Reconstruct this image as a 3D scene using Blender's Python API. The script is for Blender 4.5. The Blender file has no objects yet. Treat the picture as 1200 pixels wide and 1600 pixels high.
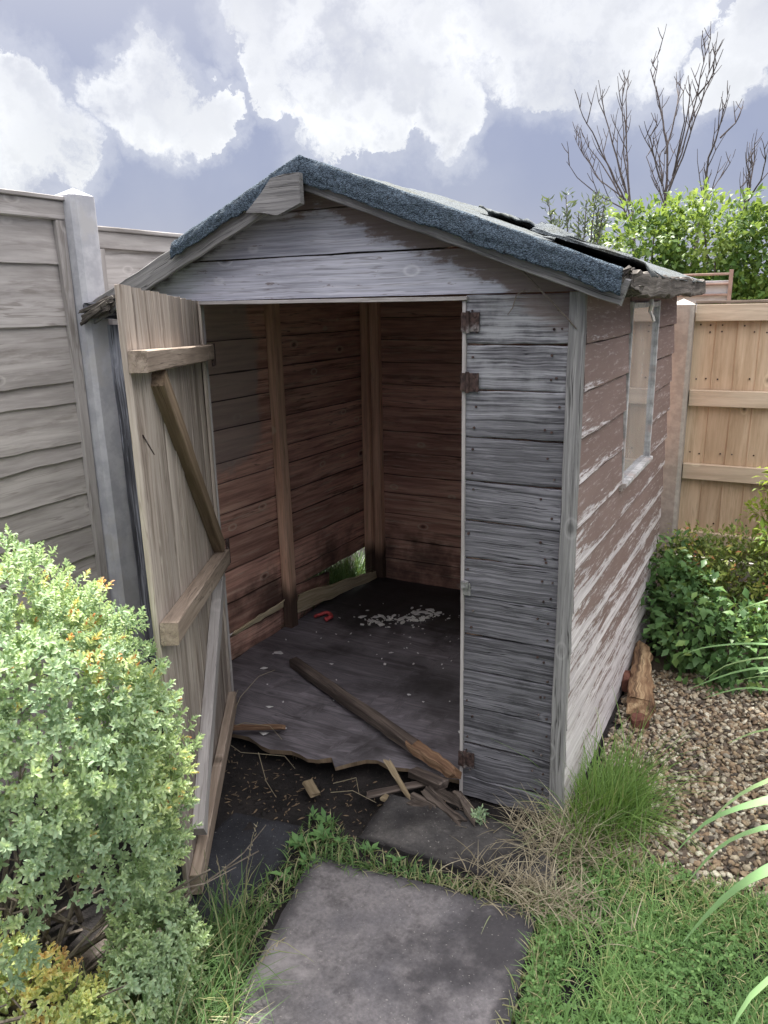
import bpy, math, random
import numpy as np
from mathutils import Vector, Matrix, noise as mn

random.seed(7)
RNG = np.random.default_rng(11)
D = bpy.data
S = bpy.context.scene
COL = S.collection
rad = math.radians

# ------------------------------------------------------------------ camera
cam_d = D.cameras.new('camera')
cam = D.objects.new('camera', cam_d)
COL.objects.link(cam)
cam_d.sensor_fit = 'VERTICAL'
cam_d.sensor_height = 24.0
cam_d.lens = 1195.14 / 1600 * 24.0
cam_d.clip_start = 0.05
cam_d.clip_end = 500
yaw, pitch, roll = 0.493066, 0.266044, -0.0208786
fw = Vector((-math.sin(yaw) * math.cos(pitch), math.cos(yaw) * math.cos(pitch), -math.sin(pitch)))
r0 = Vector((math.cos(yaw), math.sin(yaw), 0))
u0 = r0.cross(fw)
cr = r0 * math.cos(roll) + u0 * math.sin(roll)
cu = -r0 * math.sin(roll) + u0 * math.cos(roll)
cam.matrix_world = Matrix(((cr.x, cu.x, -fw.x, 0.535727), (cr.y, cu.y, -fw.y, -2.22041),
                           (cr.z, cu.z, -fw.z, 1.678823), (0, 0, 0, 1)))
S.camera = cam

# ------------------------------------------------------------------ colour management
S.view_settings.view_transform = 'Standard'
S.view_settings.look = 'None'
S.view_settings.exposure = 1.6
S.view_settings.gamma = 1
S.view_settings.use_curve_mapping = False
S.cycles.max_bounces = 8
S.cycles.diffuse_bounces = 4
S.cycles.transparent_max_bounces = 8

# ------------------------------------------------------------------ sun
SUN_EL = rad(59)
sd = Vector((-0.57, 0.82, 0)).normalized()
sun_dir = Vector((sd.x * math.cos(SUN_EL), sd.y * math.cos(SUN_EL), math.sin(SUN_EL)))
sl = D.lights.new('sun', 'SUN')
sl.energy = 4.2
sl.angle = rad(4)
sl.color = (1.0, 0.95, 0.87)
sun = D.objects.new('sun', sl)
COL.objects.link(sun)
sun.location = (-6, 8, 14)
sun.rotation_euler = sun_dir.to_track_quat('Z', 'Y').to_euler()


# ------------------------------------------------------------------ node helpers
class NT:
    def __init__(s, tree):
        s.t = tree
        s.N = tree.nodes
        s.L = tree.links

    def node(s, typ, **kw):
        n = s.N.new(typ)
        for k, v in kw.items():
            setattr(n, k, v)
        return n

    def put(s, sock, v):
        if v is None:
            return
        if hasattr(v, 'is_output'):
            s.L.new(v, sock)
        else:
            if isinstance(v, tuple) and sock.type == 'RGBA' and len(v) == 3:
                v = v + (1,)
            sock.default_value = v

    def attr(s, name, out='Vector'):
        n = s.node('ShaderNodeAttribute', attribute_name=name)
        return n.outputs[out]

    def pos(s):
        return s.node('ShaderNodeNewGeometry').outputs['Position']

    def m(s, op, a, b=None, c=None, clamp=False):
        n = s.node('ShaderNodeMath', operation=op, use_clamp=clamp)
        s.put(n.inputs[0], a)
        s.put(n.inputs[1], b)
        s.put(n.inputs[2], c)
        return n.outputs[0]

    def v(s, op, a, b=None):
        n = s.node('ShaderNodeVectorMath', operation=op)
        s.put(n.inputs[0], a)
        s.put(n.inputs[1], b)
        return n.outputs['Value'] if op in ('DOT_PRODUCT', 'LENGTH') else n.outputs[0]

    def noise(s, vec, scale=5, detail=4, rough=.55, dist=0, color=False):
        n = s.node('ShaderNodeTexNoise')
        s.put(n.inputs['Vector'], vec)
        s.put(n.inputs['Scale'], scale)
        s.put(n.inputs['Detail'], detail)
        s.put(n.inputs['Roughness'], rough)
        s.put(n.inputs['Distortion'], dist)
        return n.outputs['Color' if color else 0]

    def voro(s, vec, scale=5, feature='F1', out='Distance', rnd=1.0):
        n = s.node('ShaderNodeTexVoronoi', feature=feature)
        s.put(n.inputs['Vector'], vec)
        s.put(n.inputs['Scale'], scale)
        n.inputs['Randomness'].default_value = rnd
        return n.outputs[out]

    def mr(s, f, a, b, c=0.0, d=1.0, smooth=True):
        n = s.node('ShaderNodeMapRange', interpolation_type='SMOOTHSTEP' if smooth else 'LINEAR')
        s.put(n.inputs[0], f)
        for i, x in enumerate((a, b, c, d)):
            s.put(n.inputs[i + 1], x)
        return n.outputs[0]

    def ramp(s, f, stops):
        n = s.node('ShaderNodeValToRGB')
        e = n.color_ramp.elements
        while len(e) < len(stops):
            e.new(0.5)
        for el, (p, c) in zip(e, stops):
            el.position = p
            el.color = tuple(c) + (1,)
        s.put(n.inputs[0], f)
        return n.outputs[0]

    def mix(s, f, a, b, mode='MIX'):
        n = s.node('ShaderNodeMix', data_type='RGBA', blend_type=mode)
        s.put(n.inputs[0], f)
        s.put(n.inputs[6], a)
        s.put(n.inputs[7], b)
        return n.outputs[2]

    def sep(s, v):
        n = s.node('ShaderNodeSeparateXYZ')
        s.put(n.inputs[0], v)
        return n.outputs

    def comb(s, x, y, z):
        n = s.node('ShaderNodeCombineXYZ')
        for i, q in enumerate((x, y, z)):
            s.put(n.inputs[i], q)
        return n.outputs[0]

    def bump(s, h, strength=.4, dist=.004, normal=None):
        n = s.node('ShaderNodeBump')
        n.inputs['Strength'].default_value = strength
        n.inputs['Distance'].default_value = dist
        s.put(n.inputs['Height'], h)
        s.put(n.inputs['Normal'], normal)
        return n.outputs[0]


def new_mat(name):
    m = D.materials.new(name)
    m.use_nodes = True
    t = NT(m.node_tree)
    bs = m.node_tree.nodes['Principled BSDF']
    bs.inputs['Specular IOR Level'].default_value = 0.25
    return m, t, bs


def fin(t, bs, col, rough=.85, nrm=None):
    t.put(bs.inputs['Base Color'], col)
    t.put(bs.inputs['Roughness'], rough)
    t.put(bs.inputs['Normal'], nrm)


def wood(name, cols, vary=.25, streak=.3, streak_col=(.02, .02, .022), grain=70., knots=.7,
         extra=None, bump=.5, rough=.85, fine=.5, crack=.6):
    """weathered timber: grain runs along gc.x, gc carries a random offset per plank"""
    m, t, bs = new_mat(name)
    gc = t.attr('gc')
    rnd = t.attr('rnd', 'Fac')
    warp = t.noise(t.v('MULTIPLY', gc, (3, 9, 9)), 1, 2, color=True)
    g2 = t.v('ADD', gc, t.v('MULTIPLY', t.v('SUBTRACT', warp, (.5, .5, .5)), (0, .014, .014)))
    n1 = t.noise(t.v('MULTIPLY', g2, (2.2, grain, grain)), 1, 5, .65)
    n2 = t.noise(t.v('MULTIPLY', g2, (5, grain * 3.2, grain * 3.2)), 1, 3, .6)
    n3 = t.noise(t.v('MULTIPLY', gc, (2.0, 7, 7)), 1, 4, .6)
    f = t.m('ADD', t.m('MULTIPLY', n1, .65), t.m('MULTIPLY', n3, .35))
    f = t.mr(f, .3, .7)
    k = len(cols)
    c = t.ramp(f, [(i / (k - 1), q) for i, q in enumerate(cols)])
    c = t.mix(t.mr(n2, .56, .75, 0, fine), c, streak_col)
    # black weathering streaks along the grain
    st = t.noise(t.v('MULTIPLY', g2, (1.6, grain * .45, grain * .45)), 1, 6, .7)
    c = t.mix(t.m('MULTIPLY', t.mr(st, .54, .66), streak), c, streak_col)
    # long drying cracks, one or two millimetres wide and up
    ck = t.noise(t.v('MULTIPLY', g2, (1.3, grain * .9, grain * .9)), 1, 3, .5)
    ck = t.m('ABSOLUTE', t.m('SUBTRACT', ck, .5))
    ckm = t.m('MULTIPLY', t.mr(ck, .004, .020, 1, 0), t.mr(n3, .42, .6))
    c = t.mix(t.m('MULTIPLY', ckm, min(1, crack)), c, streak_col)
    # pale raised grain
    lg_ = t.noise(t.v('MULTIPLY', g2, (4.0, grain * 1.6, grain * 1.6)), 1, 4, .7)
    c = t.mix(t.m('MULTIPLY', t.mr(lg_, .56, .68), crack * .5), c, tuple(min(.85, x * 1.35) for x in cols[-1]))
    # knots
    if knots:
        kv = t.v('MULTIPLY', gc, (5.5, 9.5, 3))
        d = t.voro(kv, 1)
        kc = t.voro(kv, 1, out='Color')
        on = t.m('GREATER_THAN', t.sep(kc)[0], .52)
        ring = t.m('MULTIPLY', t.mr(d, .13, .17), t.mr(d, .17, .22, 1, 0))
        c = t.mix(t.m('MULTIPLY', t.m('MULTIPLY', ring, on), knots * .55), c, tuple(min(.8, x * 1.25) for x in cols[-1]))
        kk = t.m('MULTIPLY', t.mr(d, .05, .13, 1, 0), on)
        c = t.mix(t.m('MULTIPLY', kk, knots), c, tuple(x * .28 for x in cols[0]))
    val = t.mr(rnd, 0, 1, 1 - vary, 1 + vary, smooth=False)
    c = t.mix(1.0, c, t.comb(val, val, val), 'MULTIPLY')
    h = t.m('ADD', t.m('MULTIPLY', n1, .6), t.m('MULTIPLY', n2, .5))
    if extra:
        c, h = extra(t, c, h, gc, g2, n1, n2, n3, st)
    fin(t, bs, c, rough, t.bump(h, bump, .004))
    return m


# -------- shed timbers
def ex_front(t, c, h, gc, g2, n1, n2, n3, st):
    p = t.sep(t.pos())
    pn = t.noise(t.pos(), 4.5, 6, .65)
    # dirty black low down
    f = t.m('ADD', t.m('MULTIPLY', t.mr(p[2], .0, 1.3, 1, 0), .26), t.m('SUBTRACT', pn, .5))
    fine = t.noise(t.v('MULTIPLY', g2, (6, 95, 95)), 1, 6, .8)
    f = t.m('ADD', f, t.m('MULTIPLY', t.m('SUBTRACT', fine, .5), .9))
    c = t.mix(t.m('MULTIPLY', t.mr(f, .20, .48), .8), c, (.018, .018, .021))
    # lighter washed patch high up
    g = t.m('MULTIPLY', t.mr(p[2], 1.2, 1.6), t.mr(t.m('ADD', t.m('MULTIPLY', pn, .55), t.m('MULTIPLY', n1, .45)), .44, .58))
    c = t.mix(t.m('MULTIPLY', g, .6), c, (.46, .475, .505))
    # last brown paint in the sheltered top right corner
    q = t.m('ADD', t.m('MULTIPLY', t.mr(p[0], -.34, -.05), .16), p[2])
    q = t.m('ADD', q, t.m('MULTIPLY', t.m('SUBTRACT', t.m('ADD', t.m('MULTIPLY', pn, .5), t.m('MULTIPLY', fine, .5)), .5), .3))
    c = t.mix(t.m('MULTIPLY', t.mr(q, 1.73, 1.8), .8), c, (.16, .125, .115))
    return c, h


W_FRONT = wood('weathered_grey_boards', [(0.0511, 0.0511, 0.0575), (0.142, 0.142, 0.16), (0.267, 0.266, 0.299)], vary=.14, streak=.7, streak_col=(.012,.012,.014), grain=105, extra=ex_front, bump=.7, fine=.55, crack=1.0)


def ex_gable(t, c, h, gc, g2, n1, n2, n3, st):
    p = t.sep(t.pos())
    # brown paint survives where the eaves shelter it: right of an oblique line and under the apex
    edge = t.noise(t.pos(), 7, 5, .6)
    fl = t.noise(t.v('MULTIPLY', g2, (9, 60, 60)), 1, 7, .78)
    e = t.m('ADD', t.m('MULTIPLY', t.m('SUBTRACT', edge, .5), .16), t.m('MULTIPLY', t.m('SUBTRACT', fl, .5), .14))
    a = t.m('ADD', t.m('ADD', p[2], t.m('MULTIPLY', p[0], .40)), e)       # high near the right roof line
    mk = t.mr(a, 1.605, 1.635)
    top = t.mr(t.m('ADD', p[2], e), 1.955, 1.985)
    mk = t.m('MAXIMUM', mk, top)
    ch = t.mr(t.m('ADD', t.m('MULTIPLY', edge, .5), t.m('MULTIPLY', fl, .5)), .585, .61)
    mk = t.m('MAXIMUM', mk, t.m('MULTIPLY', ch, .8))
    brown = t.mix(n1, (.12, .09, .085), (.21, .165, .15))
    c = t.mix(t.m('MULTIPLY', mk, .93), c, brown)
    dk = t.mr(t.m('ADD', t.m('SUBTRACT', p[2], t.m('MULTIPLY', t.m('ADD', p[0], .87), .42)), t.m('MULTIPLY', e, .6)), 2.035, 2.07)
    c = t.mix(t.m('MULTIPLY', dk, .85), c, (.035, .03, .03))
    return c, h


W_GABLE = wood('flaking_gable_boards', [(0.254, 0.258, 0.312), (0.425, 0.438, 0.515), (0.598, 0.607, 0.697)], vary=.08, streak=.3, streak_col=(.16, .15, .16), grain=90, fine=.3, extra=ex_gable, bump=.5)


def ex_side(t, c, h, gc, g2, n1, n2, n3, st):
    p = t.sep(t.pos())
    big = t.noise(t.v('MULTIPLY', gc, (2.2, 6, 6)), 1, 4, .6)
    fl = t.noise(t.v('MULTIPLY', g2, (9, 75, 75)), 1, 7, .8)
    s2 = t.noise(t.v('MULTIPLY', g2, (3.2, 55, 55)), 1, 6, .74)
    # paint gone: low boards, near the front corner, and along board lower edges
    bare = t.m('ADD', t.mr(p[2], .05, 1.75, .22, -.50, smooth=False), t.mr(p[1], 0, .55, .14, -.03))
    bare = t.m('ADD', bare, t.m('MULTIPLY', t.m('SUBTRACT', big, .5), .5))
    bare = t.m('ADD', bare, t.m('MULTIPLY', t.m('SUBTRACT', fl, .5), 1.25))
    bare = t.m('ADD', bare, t.m('MULTIPLY', t.m('SUBTRACT', s2, .5), 1.0))
    edge = t.attr('rim', 'Fac')
    bare = t.m('ADD', bare, t.m('MULTIPLY', t.mr(edge, .5, .98), .30))
    mk = t.m('MULTIPLY', t.mr(bare, .0, .17), .92)
    edge2 = t.attr('rim', 'Fac')
    brown = t.mix(n3, (.155, .108, .10), (.255, .19, .175))
    brown = t.mix(t.mr(fl, .53, .62, 0, .55), brown, (.42, .37, .37))
    col = t.mix(mk, brown, c)
    col = t.mix(t.m('MULTIPLY', t.mr(edge2, .035, .004), .85), col, (.03, .024, .024))
    return col, t.m('ADD', t.m('MULTIPLY', h, .5), t.m('MULTIPLY', mk, -.25))


W_SIDE = wood('peeling_brown_boards', [(0.427, 0.401, 0.423), (0.608, 0.579, 0.605), (0.765, 0.74, 0.77)], vary=.06, streak=.3, streak_col=(.25, .2, .2), grain=60, fine=.35, knots=.2, extra=ex_side, bump=.6)


def ex_int(t, c, h, gc, g2, n1, n2, n3, st):
    p = t.sep(t.pos())
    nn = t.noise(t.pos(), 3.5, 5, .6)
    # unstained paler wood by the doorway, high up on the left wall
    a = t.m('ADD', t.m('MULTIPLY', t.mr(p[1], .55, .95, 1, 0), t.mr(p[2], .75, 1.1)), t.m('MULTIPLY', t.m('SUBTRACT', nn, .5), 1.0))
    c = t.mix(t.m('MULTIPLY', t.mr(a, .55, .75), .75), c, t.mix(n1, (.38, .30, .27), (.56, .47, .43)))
    # blotchy black low down
    b = t.m('ADD', t.mr(p[2], .15, .75, .5, 0), t.m('MULTIPLY', t.m('SUBTRACT', nn, .5), 1.1))
    c = t.mix(t.m('MULTIPLY', t.mr(b, .3, .6), .75), c, (.022, .016, .016))
    e_ = t.attr('rim', 'Fac')
    ln = t.m('MAXIMUM', t.mr(e_, .945, .985), t.mr(e_, .03, .005, 0, 1))
    c = t.mix(t.m('MULTIPLY', ln, .85), c, (.012, .008, .007))
    # pale scuffs
    sc = t.noise(t.v('MULTIPLY', gc, (14, 22, 22)), 1, 4, .7)
    c = t.mix(t.mr(sc, .69, .74, 0, .5), c, (.35, .28, .25))
    return c, h


W_INT = wood('red_brown_stained_boards', [(0.348, 0.189, 0.155), (0.646, 0.368, 0.289), (0.9, 0.605, 0.474)], vary=.2, streak=.5, streak_col=(.03, .013, .012), grain=45, knots=.8, fine=.25, extra=ex_int, rough=.7, bump=.4)


def ex_stud(t, c, h, gc, g2, n1, n2, n3, st):
    p = t.sep(t.pos())
    b = t.m('ADD', t.mr(p[2], .1, .45, 1, 0), t.m('MULTIPLY', t.m('SUBTRACT', n3, .5), .8))
    c = t.mix(t.m('MULTIPLY', t.mr(b, .3, .8), .88), c, (.02, .015, .015))
    return c, h


W_STUD = wood('tan_stud_timber', [(0.461, 0.274, 0.189), (0.691, 0.439, 0.31), (0.875, 0.593, 0.432)], vary=.12, streak=.15, grain=50, fine=.2, extra=ex_stud, bump=.3, crack=.3)


def ex_door(t, c, h, gc, g2, n1, n2, n3, st):
    p = t.sep(t.pos())
    nn = t.noise(t.v('MULTIPLY', g2, (2.5, 12, 12)), 1, 4, .6)
    b = t.m('ADD', t.mr(p[2], .1, .75, .5, 0), t.m('SUBTRACT', nn, .5))
    c = t.mix(t.m('MULTIPLY', t.mr(b, .05, .5), .5), c, (.11, .09, .085))
    g = t.mr(t.noise(t.v('MULTIPLY', g2, (.8, 20, 20)), 1, 4), .5, .66)
    c = t.mix(t.m('MULTIPLY', g, .35), c, (.24, .215, .205))
    return c, h


W_DOOR = wood('bare_tan_door_boards', [(0.264, 0.222, 0.189), (0.403, 0.35, 0.307), (0.541, 0.488, 0.437)], vary=.16, streak=.6, streak_col=(.12, .085, .06), grain=42, knots=.35, fine=.3, extra=ex_door, bump=.45)
W_LEDGE = wood('brown_ledge_timber', [(0.184, 0.144, 0.115), (0.287, 0.23, 0.186), (0.402, 0.333, 0.276)], vary=.12, streak=.45, streak_col=(.06, .045, .035), grain=50, knots=.5, fine=.3, bump=.4)
W_BRACE = wood('olive_brown_timber', [(.13, .095, .06), (.21, .155, .105), (.29, .22, .155)], vary=.06, streak=.3, streak_col=(.05, .035, .025), grain=50, knots=.4, fine=.3, bump=.4)
W_GREY = wood('silvered_timber', [(0.149, 0.147, 0.153), (0.223, 0.221, 0.224), (0.31, 0.307, 0.309)], vary=.12, streak=.6, streak_col=(.035, .034, .034), grain=85, knots=.6, fine=.45, bump=.7, crack=.9)
W_ROT = wood('rotten_timber', [(.03, .027, .024), (.10, .09, .08), (.23, .21, .19)], vary=.15, streak=.7, streak_col=(.015, .012, .012), grain=60, knots=.3, fine=.5, bump=1.2)
W_BLACK = wood('blackened_timber', [(0.032, 0.032, 0.0384), (0.112, 0.115, 0.136), (0.416, 0.432, 0.512)], vary=.15, streak=.75, streak_col=(.008, .008, .01), grain=60, knots=.3, fine=.4, bump=.9, crack=1.0)
W_PLANK = wood('dark_wet_timber', [(0.0338, 0.0263, 0.0244), (0.0844, 0.0675, 0.06), (0.179, 0.146, 0.128)], vary=.1, streak=.4, grain=50, fine=.2, bump=.5, rough=.6)
W_RAW = wood('freshly_split_timber', [(0.09, 0.0494, 0.0323), (0.21, 0.128, 0.0808), (0.36, 0.242, 0.157)], vary=.15, streak=.6, streak_col=(.08, .045, .03), grain=45, fine=.35, knots=.2, bump=1.0)
W_SLIV = wood('rotten_black_timber', [(.02, .016, .014), (.055, .044, .038), (.14, .115, .10)], vary=.3, streak=.6, streak_col=(.008, .007, .007), grain=50, knots=0, fine=.4, bump=1.0)
W_PALE = wood('pale_broken_board', [(.34, .27, .17), (.56, .47, .31), (.72, .63, .46)], vary=.1, streak=.4, streak_col=(.10, .075, .05), grain=45, fine=.3, knots=.2, bump=.7)
W_LOG = wood('split_firewood', [(.05, .03, .02), (.20, .12, .07), (.48, .36, .22)], vary=.1, streak=.75, streak_col=(.035, .02, .014), grain=32, fine=.5, knots=.1, bump=1.2)
W_YEL = wood('pale_split_timber', [(.13, .10, .065), (.25, .20, .13), (.38, .32, .23)], vary=.1, streak=.4, streak_col=(.07, .05, .03), grain=45, fine=.25, knots=.2, bump=.7)


def ex_floor(t, c, h, gc, g2, n1, n2, n3, st):
    p = t.pos()
    a = t.noise(p, 3.2, 5, .6)
    c = t.mix(t.mr(a, .45, .7, 0, .8), c, (.036, .033, .035))
    b = t.noise(p, 28, 5, .7)
    c = t.mix(t.mr(b, .68, .76, 0, .5), c, (.22, .21, .21))
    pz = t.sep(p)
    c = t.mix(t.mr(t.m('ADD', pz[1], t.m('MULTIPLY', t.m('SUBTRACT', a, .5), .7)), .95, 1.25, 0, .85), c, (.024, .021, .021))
    return c, h


W_FLOOR = wood('filthy_floor_boards', [(0.0799, 0.0727, 0.0811), (0.15, 0.14, 0.158), (0.256, 0.234, 0.263)], vary=.2, streak=.3, grain=30, fine=.15, knots=.3, extra=ex_floor, rough=.62, bump=.4)
W_FENCE = wood('pale_grey_fence_boards', [(0.283, 0.266, 0.262), (0.395, 0.375, 0.372), (0.507, 0.486, 0.483)], vary=.11, streak=.5, streak_col=(.17, .15, .135), grain=26, knots=.55, fine=.35, bump=.35, crack=.5)
W_TAN = wood('golden_fence_boards', [(0.456, 0.332, 0.223), (0.581, 0.437, 0.306), (0.692, 0.544, 0.398)], vary=.13, streak=.4, streak_col=(.34, .24, .15), grain=26, knots=.85, fine=.3, bump=.3, crack=.3)
W_TANRAIL = wood('pale_fence_rail', [(0.484, 0.396, 0.301), (0.605, 0.498, 0.385), (0.712, 0.601, 0.476)], vary=.08, streak=.25, streak_col=(.34, .25, .17), grain=30, knots=.7, fine=.15, bump=.3, crack=.3)


def felt_mat(name, a, b, speck, rough=.9):
    m, t, bs = new_mat(name)
    p = t.pos()
    n = t.noise(p, 130, 4, .7)
    n2 = t.noise(p, 9, 4, .6)
    c = t.mix(t.mr(n, .38, .62), a, b)
    c = t.mix(t.mr(n2, .45, .66, 0, .75), c, speck)
    c = t.mix(t.mr(t.noise(t.v('ADD', p, (5, 5, 5)), 14, 6, .7), .56, .64, 0, .6), c, tuple(x * 1.5 for x in a))
    v = t.voro(p, 230)
    c = t.mix(t.mr(v, .15, .5, .45, 0), c, tuple(x * 2.1 for x in b))
    k = t.noise(p, 55, 4, .7)
    c = t.mix(t.mr(k, .6, .68, 0, .85), c, (.012, .014, .018))
    fin(t, bs, c, rough, t.bump(t.m('ADD', n, t.m('MULTIPLY', v, .6)), 1.0, .006))
    return m


FELT_EDGE = felt_mat('blue_mineral_felt', (.022, .034, .048), (.088, .122, .162), (.05, .07, .09))
FELT = felt_mat('grey_mineral_felt', (0.0638, 0.075, 0.0863), (0.165, 0.188, 0.203), (0.09, 0.0938, 0.075))


def simple(name, a, b, scale=20, bump=.3, rough=.8, metallic=0, c3=None):
    m, t, bs = new_mat(name)
    p = t.pos()
    n = t.noise(p, scale, 5, .65)
    c = t.mix(t.mr(n, .35, .65), a, b)
    if c3:
        c = t.mix(t.mr(t.noise(p, scale * .3, 5, .65), .52, .66), c, c3)
    bs.inputs['Metallic'].default_value = metallic
    fin(t, bs, c, rough, t.bump(n, bump, .003))
    return m


CONC = simple('grey_concrete', (.40, .41, .46), (.52, .53, .575), 16, .35, .9, c3=(.46, .46, .48))
CONC2 = simple('warm_concrete', (.36, .33, .30), (.46, .425, .385), 30, .5, .9, c3=(.34, .32, .29))
RUST = simple('rusty_brown_steel', (.035, .025, .024), (.10, .066, .06), 60, .5, .7, .3, c3=(.22, .2, .2))
STEEL = simple('grey_steel', (.25, .25, .26), (.4, .4, .41), 60, .3, .5, .6)
PINK = simple('faded_red_plastic', (.55, .07, .08), (.62, .12, .12), 40, .1, .5)
CORD = simple('pale_cord', (.55, .53, .5), (.7, .68, .64), 60, .2, .9)
TWIG = simple('dry_twig_bark', (.10, .085, .07), (.2, .17, .145), 60, .3, .9)
BARK = simple('dead_branch_bark', (.085, .072, .07), (.17, .145, .14), 25, .4, .9)
FLAKE = simple('white_paint_flakes', (.55, .55, .56), (.75, .75, .75), 30, .1, .8)
WHITE = simple('white_painted_frame', (0.297, 0.297, 0.304), (0.567, 0.567, 0.581), 30, .3, .7, c3=(0.432, 0.365, 0.351))
REDRAIL = simple('dull_red_rail', (0.27, 0.18, 0.156), (0.338, 0.252, 0.216), 20, .2, .8)
PALEB = simple('pale_pink_boards', (0.442, 0.437, 0.45), (0.527, 0.532, 0.55), 12, .2, .8)
BRICK = simple('broken_red_brick', (0.096, 0.039, 0.03), (0.162, 0.072, 0.054), 30, .6, .9)


def slab_mat(name, a, b, dirt, amt):
    m, t, bs = new_mat(name)
    p = t.pos()
    n = t.noise(p, 5, 6, .62)
    f = t.noise(p, 90, 4, .7)
    sp = t.noise(p, 32, 5, .7)
    c = t.mix(t.mr(n, .3, .7), a, b)
    c = t.mix(t.mr(f, .3, .7, 0, .35), c, dirt)
    c = t.mix(t.mr(t.m('ADD', t.m('MULTIPLY', n, .55), t.m('MULTIPLY', sp, .45)), .46, .70, 0, amt * .75), c, dirt)
    rim = t.attr('rim', 'Fac')
    c = t.mix(t.m('MULTIPLY', t.mr(t.m('ADD', rim, t.m('MULTIPLY', t.m('SUBTRACT', n, .5), .9)), .55, .95), .8), c, dirt)
    c = t.mix(t.mr(t.noise(t.v('ADD', p, (4, 2, 1)), 3.0, 5, .6), .52, .68, 0, .55), c, tuple(min(.6, x * 1.5) for x in b))
    c = t.mix(t.mr(t.noise(t.v('ADD', p, (8, 3, 1)), 3.6, 6, .62), .46, .66, 0, .85), c, dirt)
    c = t.mix(t.mr(t.noise(p, 140, 2, .5), .68, .74, 0, .6), c, (.34, .33, .31))
    fin(t, bs, c, .82, t.bump(t.m('ADD', t.m('ADD', f, t.m('MULTIPLY', n, 2)), sp), .6, .006))
    return m


SLAB = slab_mat('grey_concrete_slab', (0.121, 0.116, 0.127), (0.247, 0.231, 0.237), (0.0345, 0.033, 0.0374), 1.0)
SLAB2 = slab_mat('dirty_concrete_slab', (0.04, 0.039, 0.0418), (0.136, 0.129, 0.125), (0.0176, 0.0164, 0.0182), 1.0)
SLAB3 = slab_mat('dark_slate_slab', (0.0231, 0.0252, 0.0322), (0.042, 0.0448, 0.0546), (0.0154, 0.0154, 0.0189), .8)
SLAB4 = slab_mat('brown_slab', (.12, .10, .09), (.20, .17, .155), (.06, .05, .045), .7)

m, t, bs = new_mat('dark_garden_soil')
p = t.pos()
a = t.noise(p, 6, 6, .65)
b = t.noise(p, 60, 5, .75)
c = t.mix(t.mr(a, .35, .65), (.013, .012, .013), (.034, .030, .030))
c = t.mix(t.mr(b, .58, .7, 0, .6), c, (.085, .072, .06))
fin(t, bs, c, .95, t.bump(t.m('ADD', a, t.m('MULTIPLY', b, .7)), .9, .02))
SOIL = m

m, t, bs = new_mat('gravel_bed_sand')
p = t.pos()
b = t.noise(p, 60, 5, .75)
fin(t, bs, t.mix(b, (.08, .062, .05), (.22, .175, .14)), .95, t.bump(b, .9, .01))
GBED = m

m, t, bs = new_mat('mixed_pebbles')
rnd = t.attr('rnd', 'Fac')
p = t.pos()
c = t.ramp(rnd, [(0, (0.063, 0.0561, 0.0516)), (.16, (0.147, 0.112, 0.0817)), (.34, (0.284, 0.204, 0.133)), (.5, (0.378, 0.291, 0.194)), (.64, (0.294, 0.27, 0.228)), (.78, (0.462, 0.393, 0.284)), (.9, (0.525, 0.484, 0.391)), (1, (0.693, 0.653, 0.533))])
n = t.noise(p, 130, 4, .6)
c = t.mix(t.mr(n, .35, .7, .0, .4), c, (.10, .075, .06))
fin(t, bs, c, .7, t.bump(n, .25, .003))
PEB = m


def leaf_mat(name, stops, rib=None, trans=.3, rough=.5, vein=.0):
    m, t, bs = new_mat(name)
    rnd = t.attr('rnd', 'Fac')
    gc = t.attr('gc')
    s = t.sep(gc)
    c = t.ramp(rnd, stops)
    if rib:
        # gc.y runs 0 at the midrib to 1 at the leaf margin
        c = t.mix(t.mr(s[1], .45, .95, 0, .7), c, rib)
    fin(t, bs, c, rough, None)
    tr = t.node('ShaderNodeBsdfTranslucent')
    t.put(tr.inputs[0], t.mix(.35, c, (.45, .55, .08)))
    mx = t.node('ShaderNodeMixShader')
    mx.inputs[0].default_value = trans
    out = [n for n in t.N if n.type == 'OUTPUT_MATERIAL'][0]
    t.L.new(bs.outputs[0], mx.inputs[1])
    t.L.new(tr.outputs[0], mx.inputs[2])
    t.L.new(mx.outputs[0], out.inputs[0])
    return m


L_HEBE = leaf_mat('variegated_grey_green_leaves', [(0, (0.259, 0.401, 0.269)), (.35, (0.39, 0.54, 0.345)), (.65, (0.556, 0.709, 0.386)), (.88, (0.753, 0.837, 0.412)), (.95, (0.828, 0.696, 0.232)), (1, (0.828, 0.335, 0.154))], rib=(.40, .45, .30), trans=.38, rough=.55)
L_GOLD = leaf_mat('golden_orange_leaves', [(0, (.30, .44, .22)), (.3, (.48, .58, .22)), (.55, (.70, .68, .24)), (.8, (.70, .44, .18)), (1, (.52, .22, .11))], rib=(.74, .72, .42), trans=.4)
L_TREE = leaf_mat('fresh_green_leaves', [(0, (0.0425, 0.102, 0.03)), (.4, (0.085, 0.17, 0.045)), (.75, (0.162, 0.255, 0.06)), (1, (0.255, 0.34, 0.09))], trans=.4, rough=.45)
L_DARK = leaf_mat('deep_green_leaves', [(0, (0.048, 0.106, 0.0384)), (.5, (0.096, 0.192, 0.0691)), (.85, (0.168, 0.288, 0.092)), (1, (0.312, 0.422, 0.123))], trans=.22, rough=.4)
L_OLIVE = leaf_mat('olive_green_leaves', [(0, (0.0875, 0.149, 0.0525)), (.5, (0.193, 0.263, 0.0788)), (.85, (0.35, 0.403, 0.105)), (.95, (0.525, 0.49, 0.14)), (1, (0.525, 0.21, 0.105))], trans=.3, rough=.45)
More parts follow.
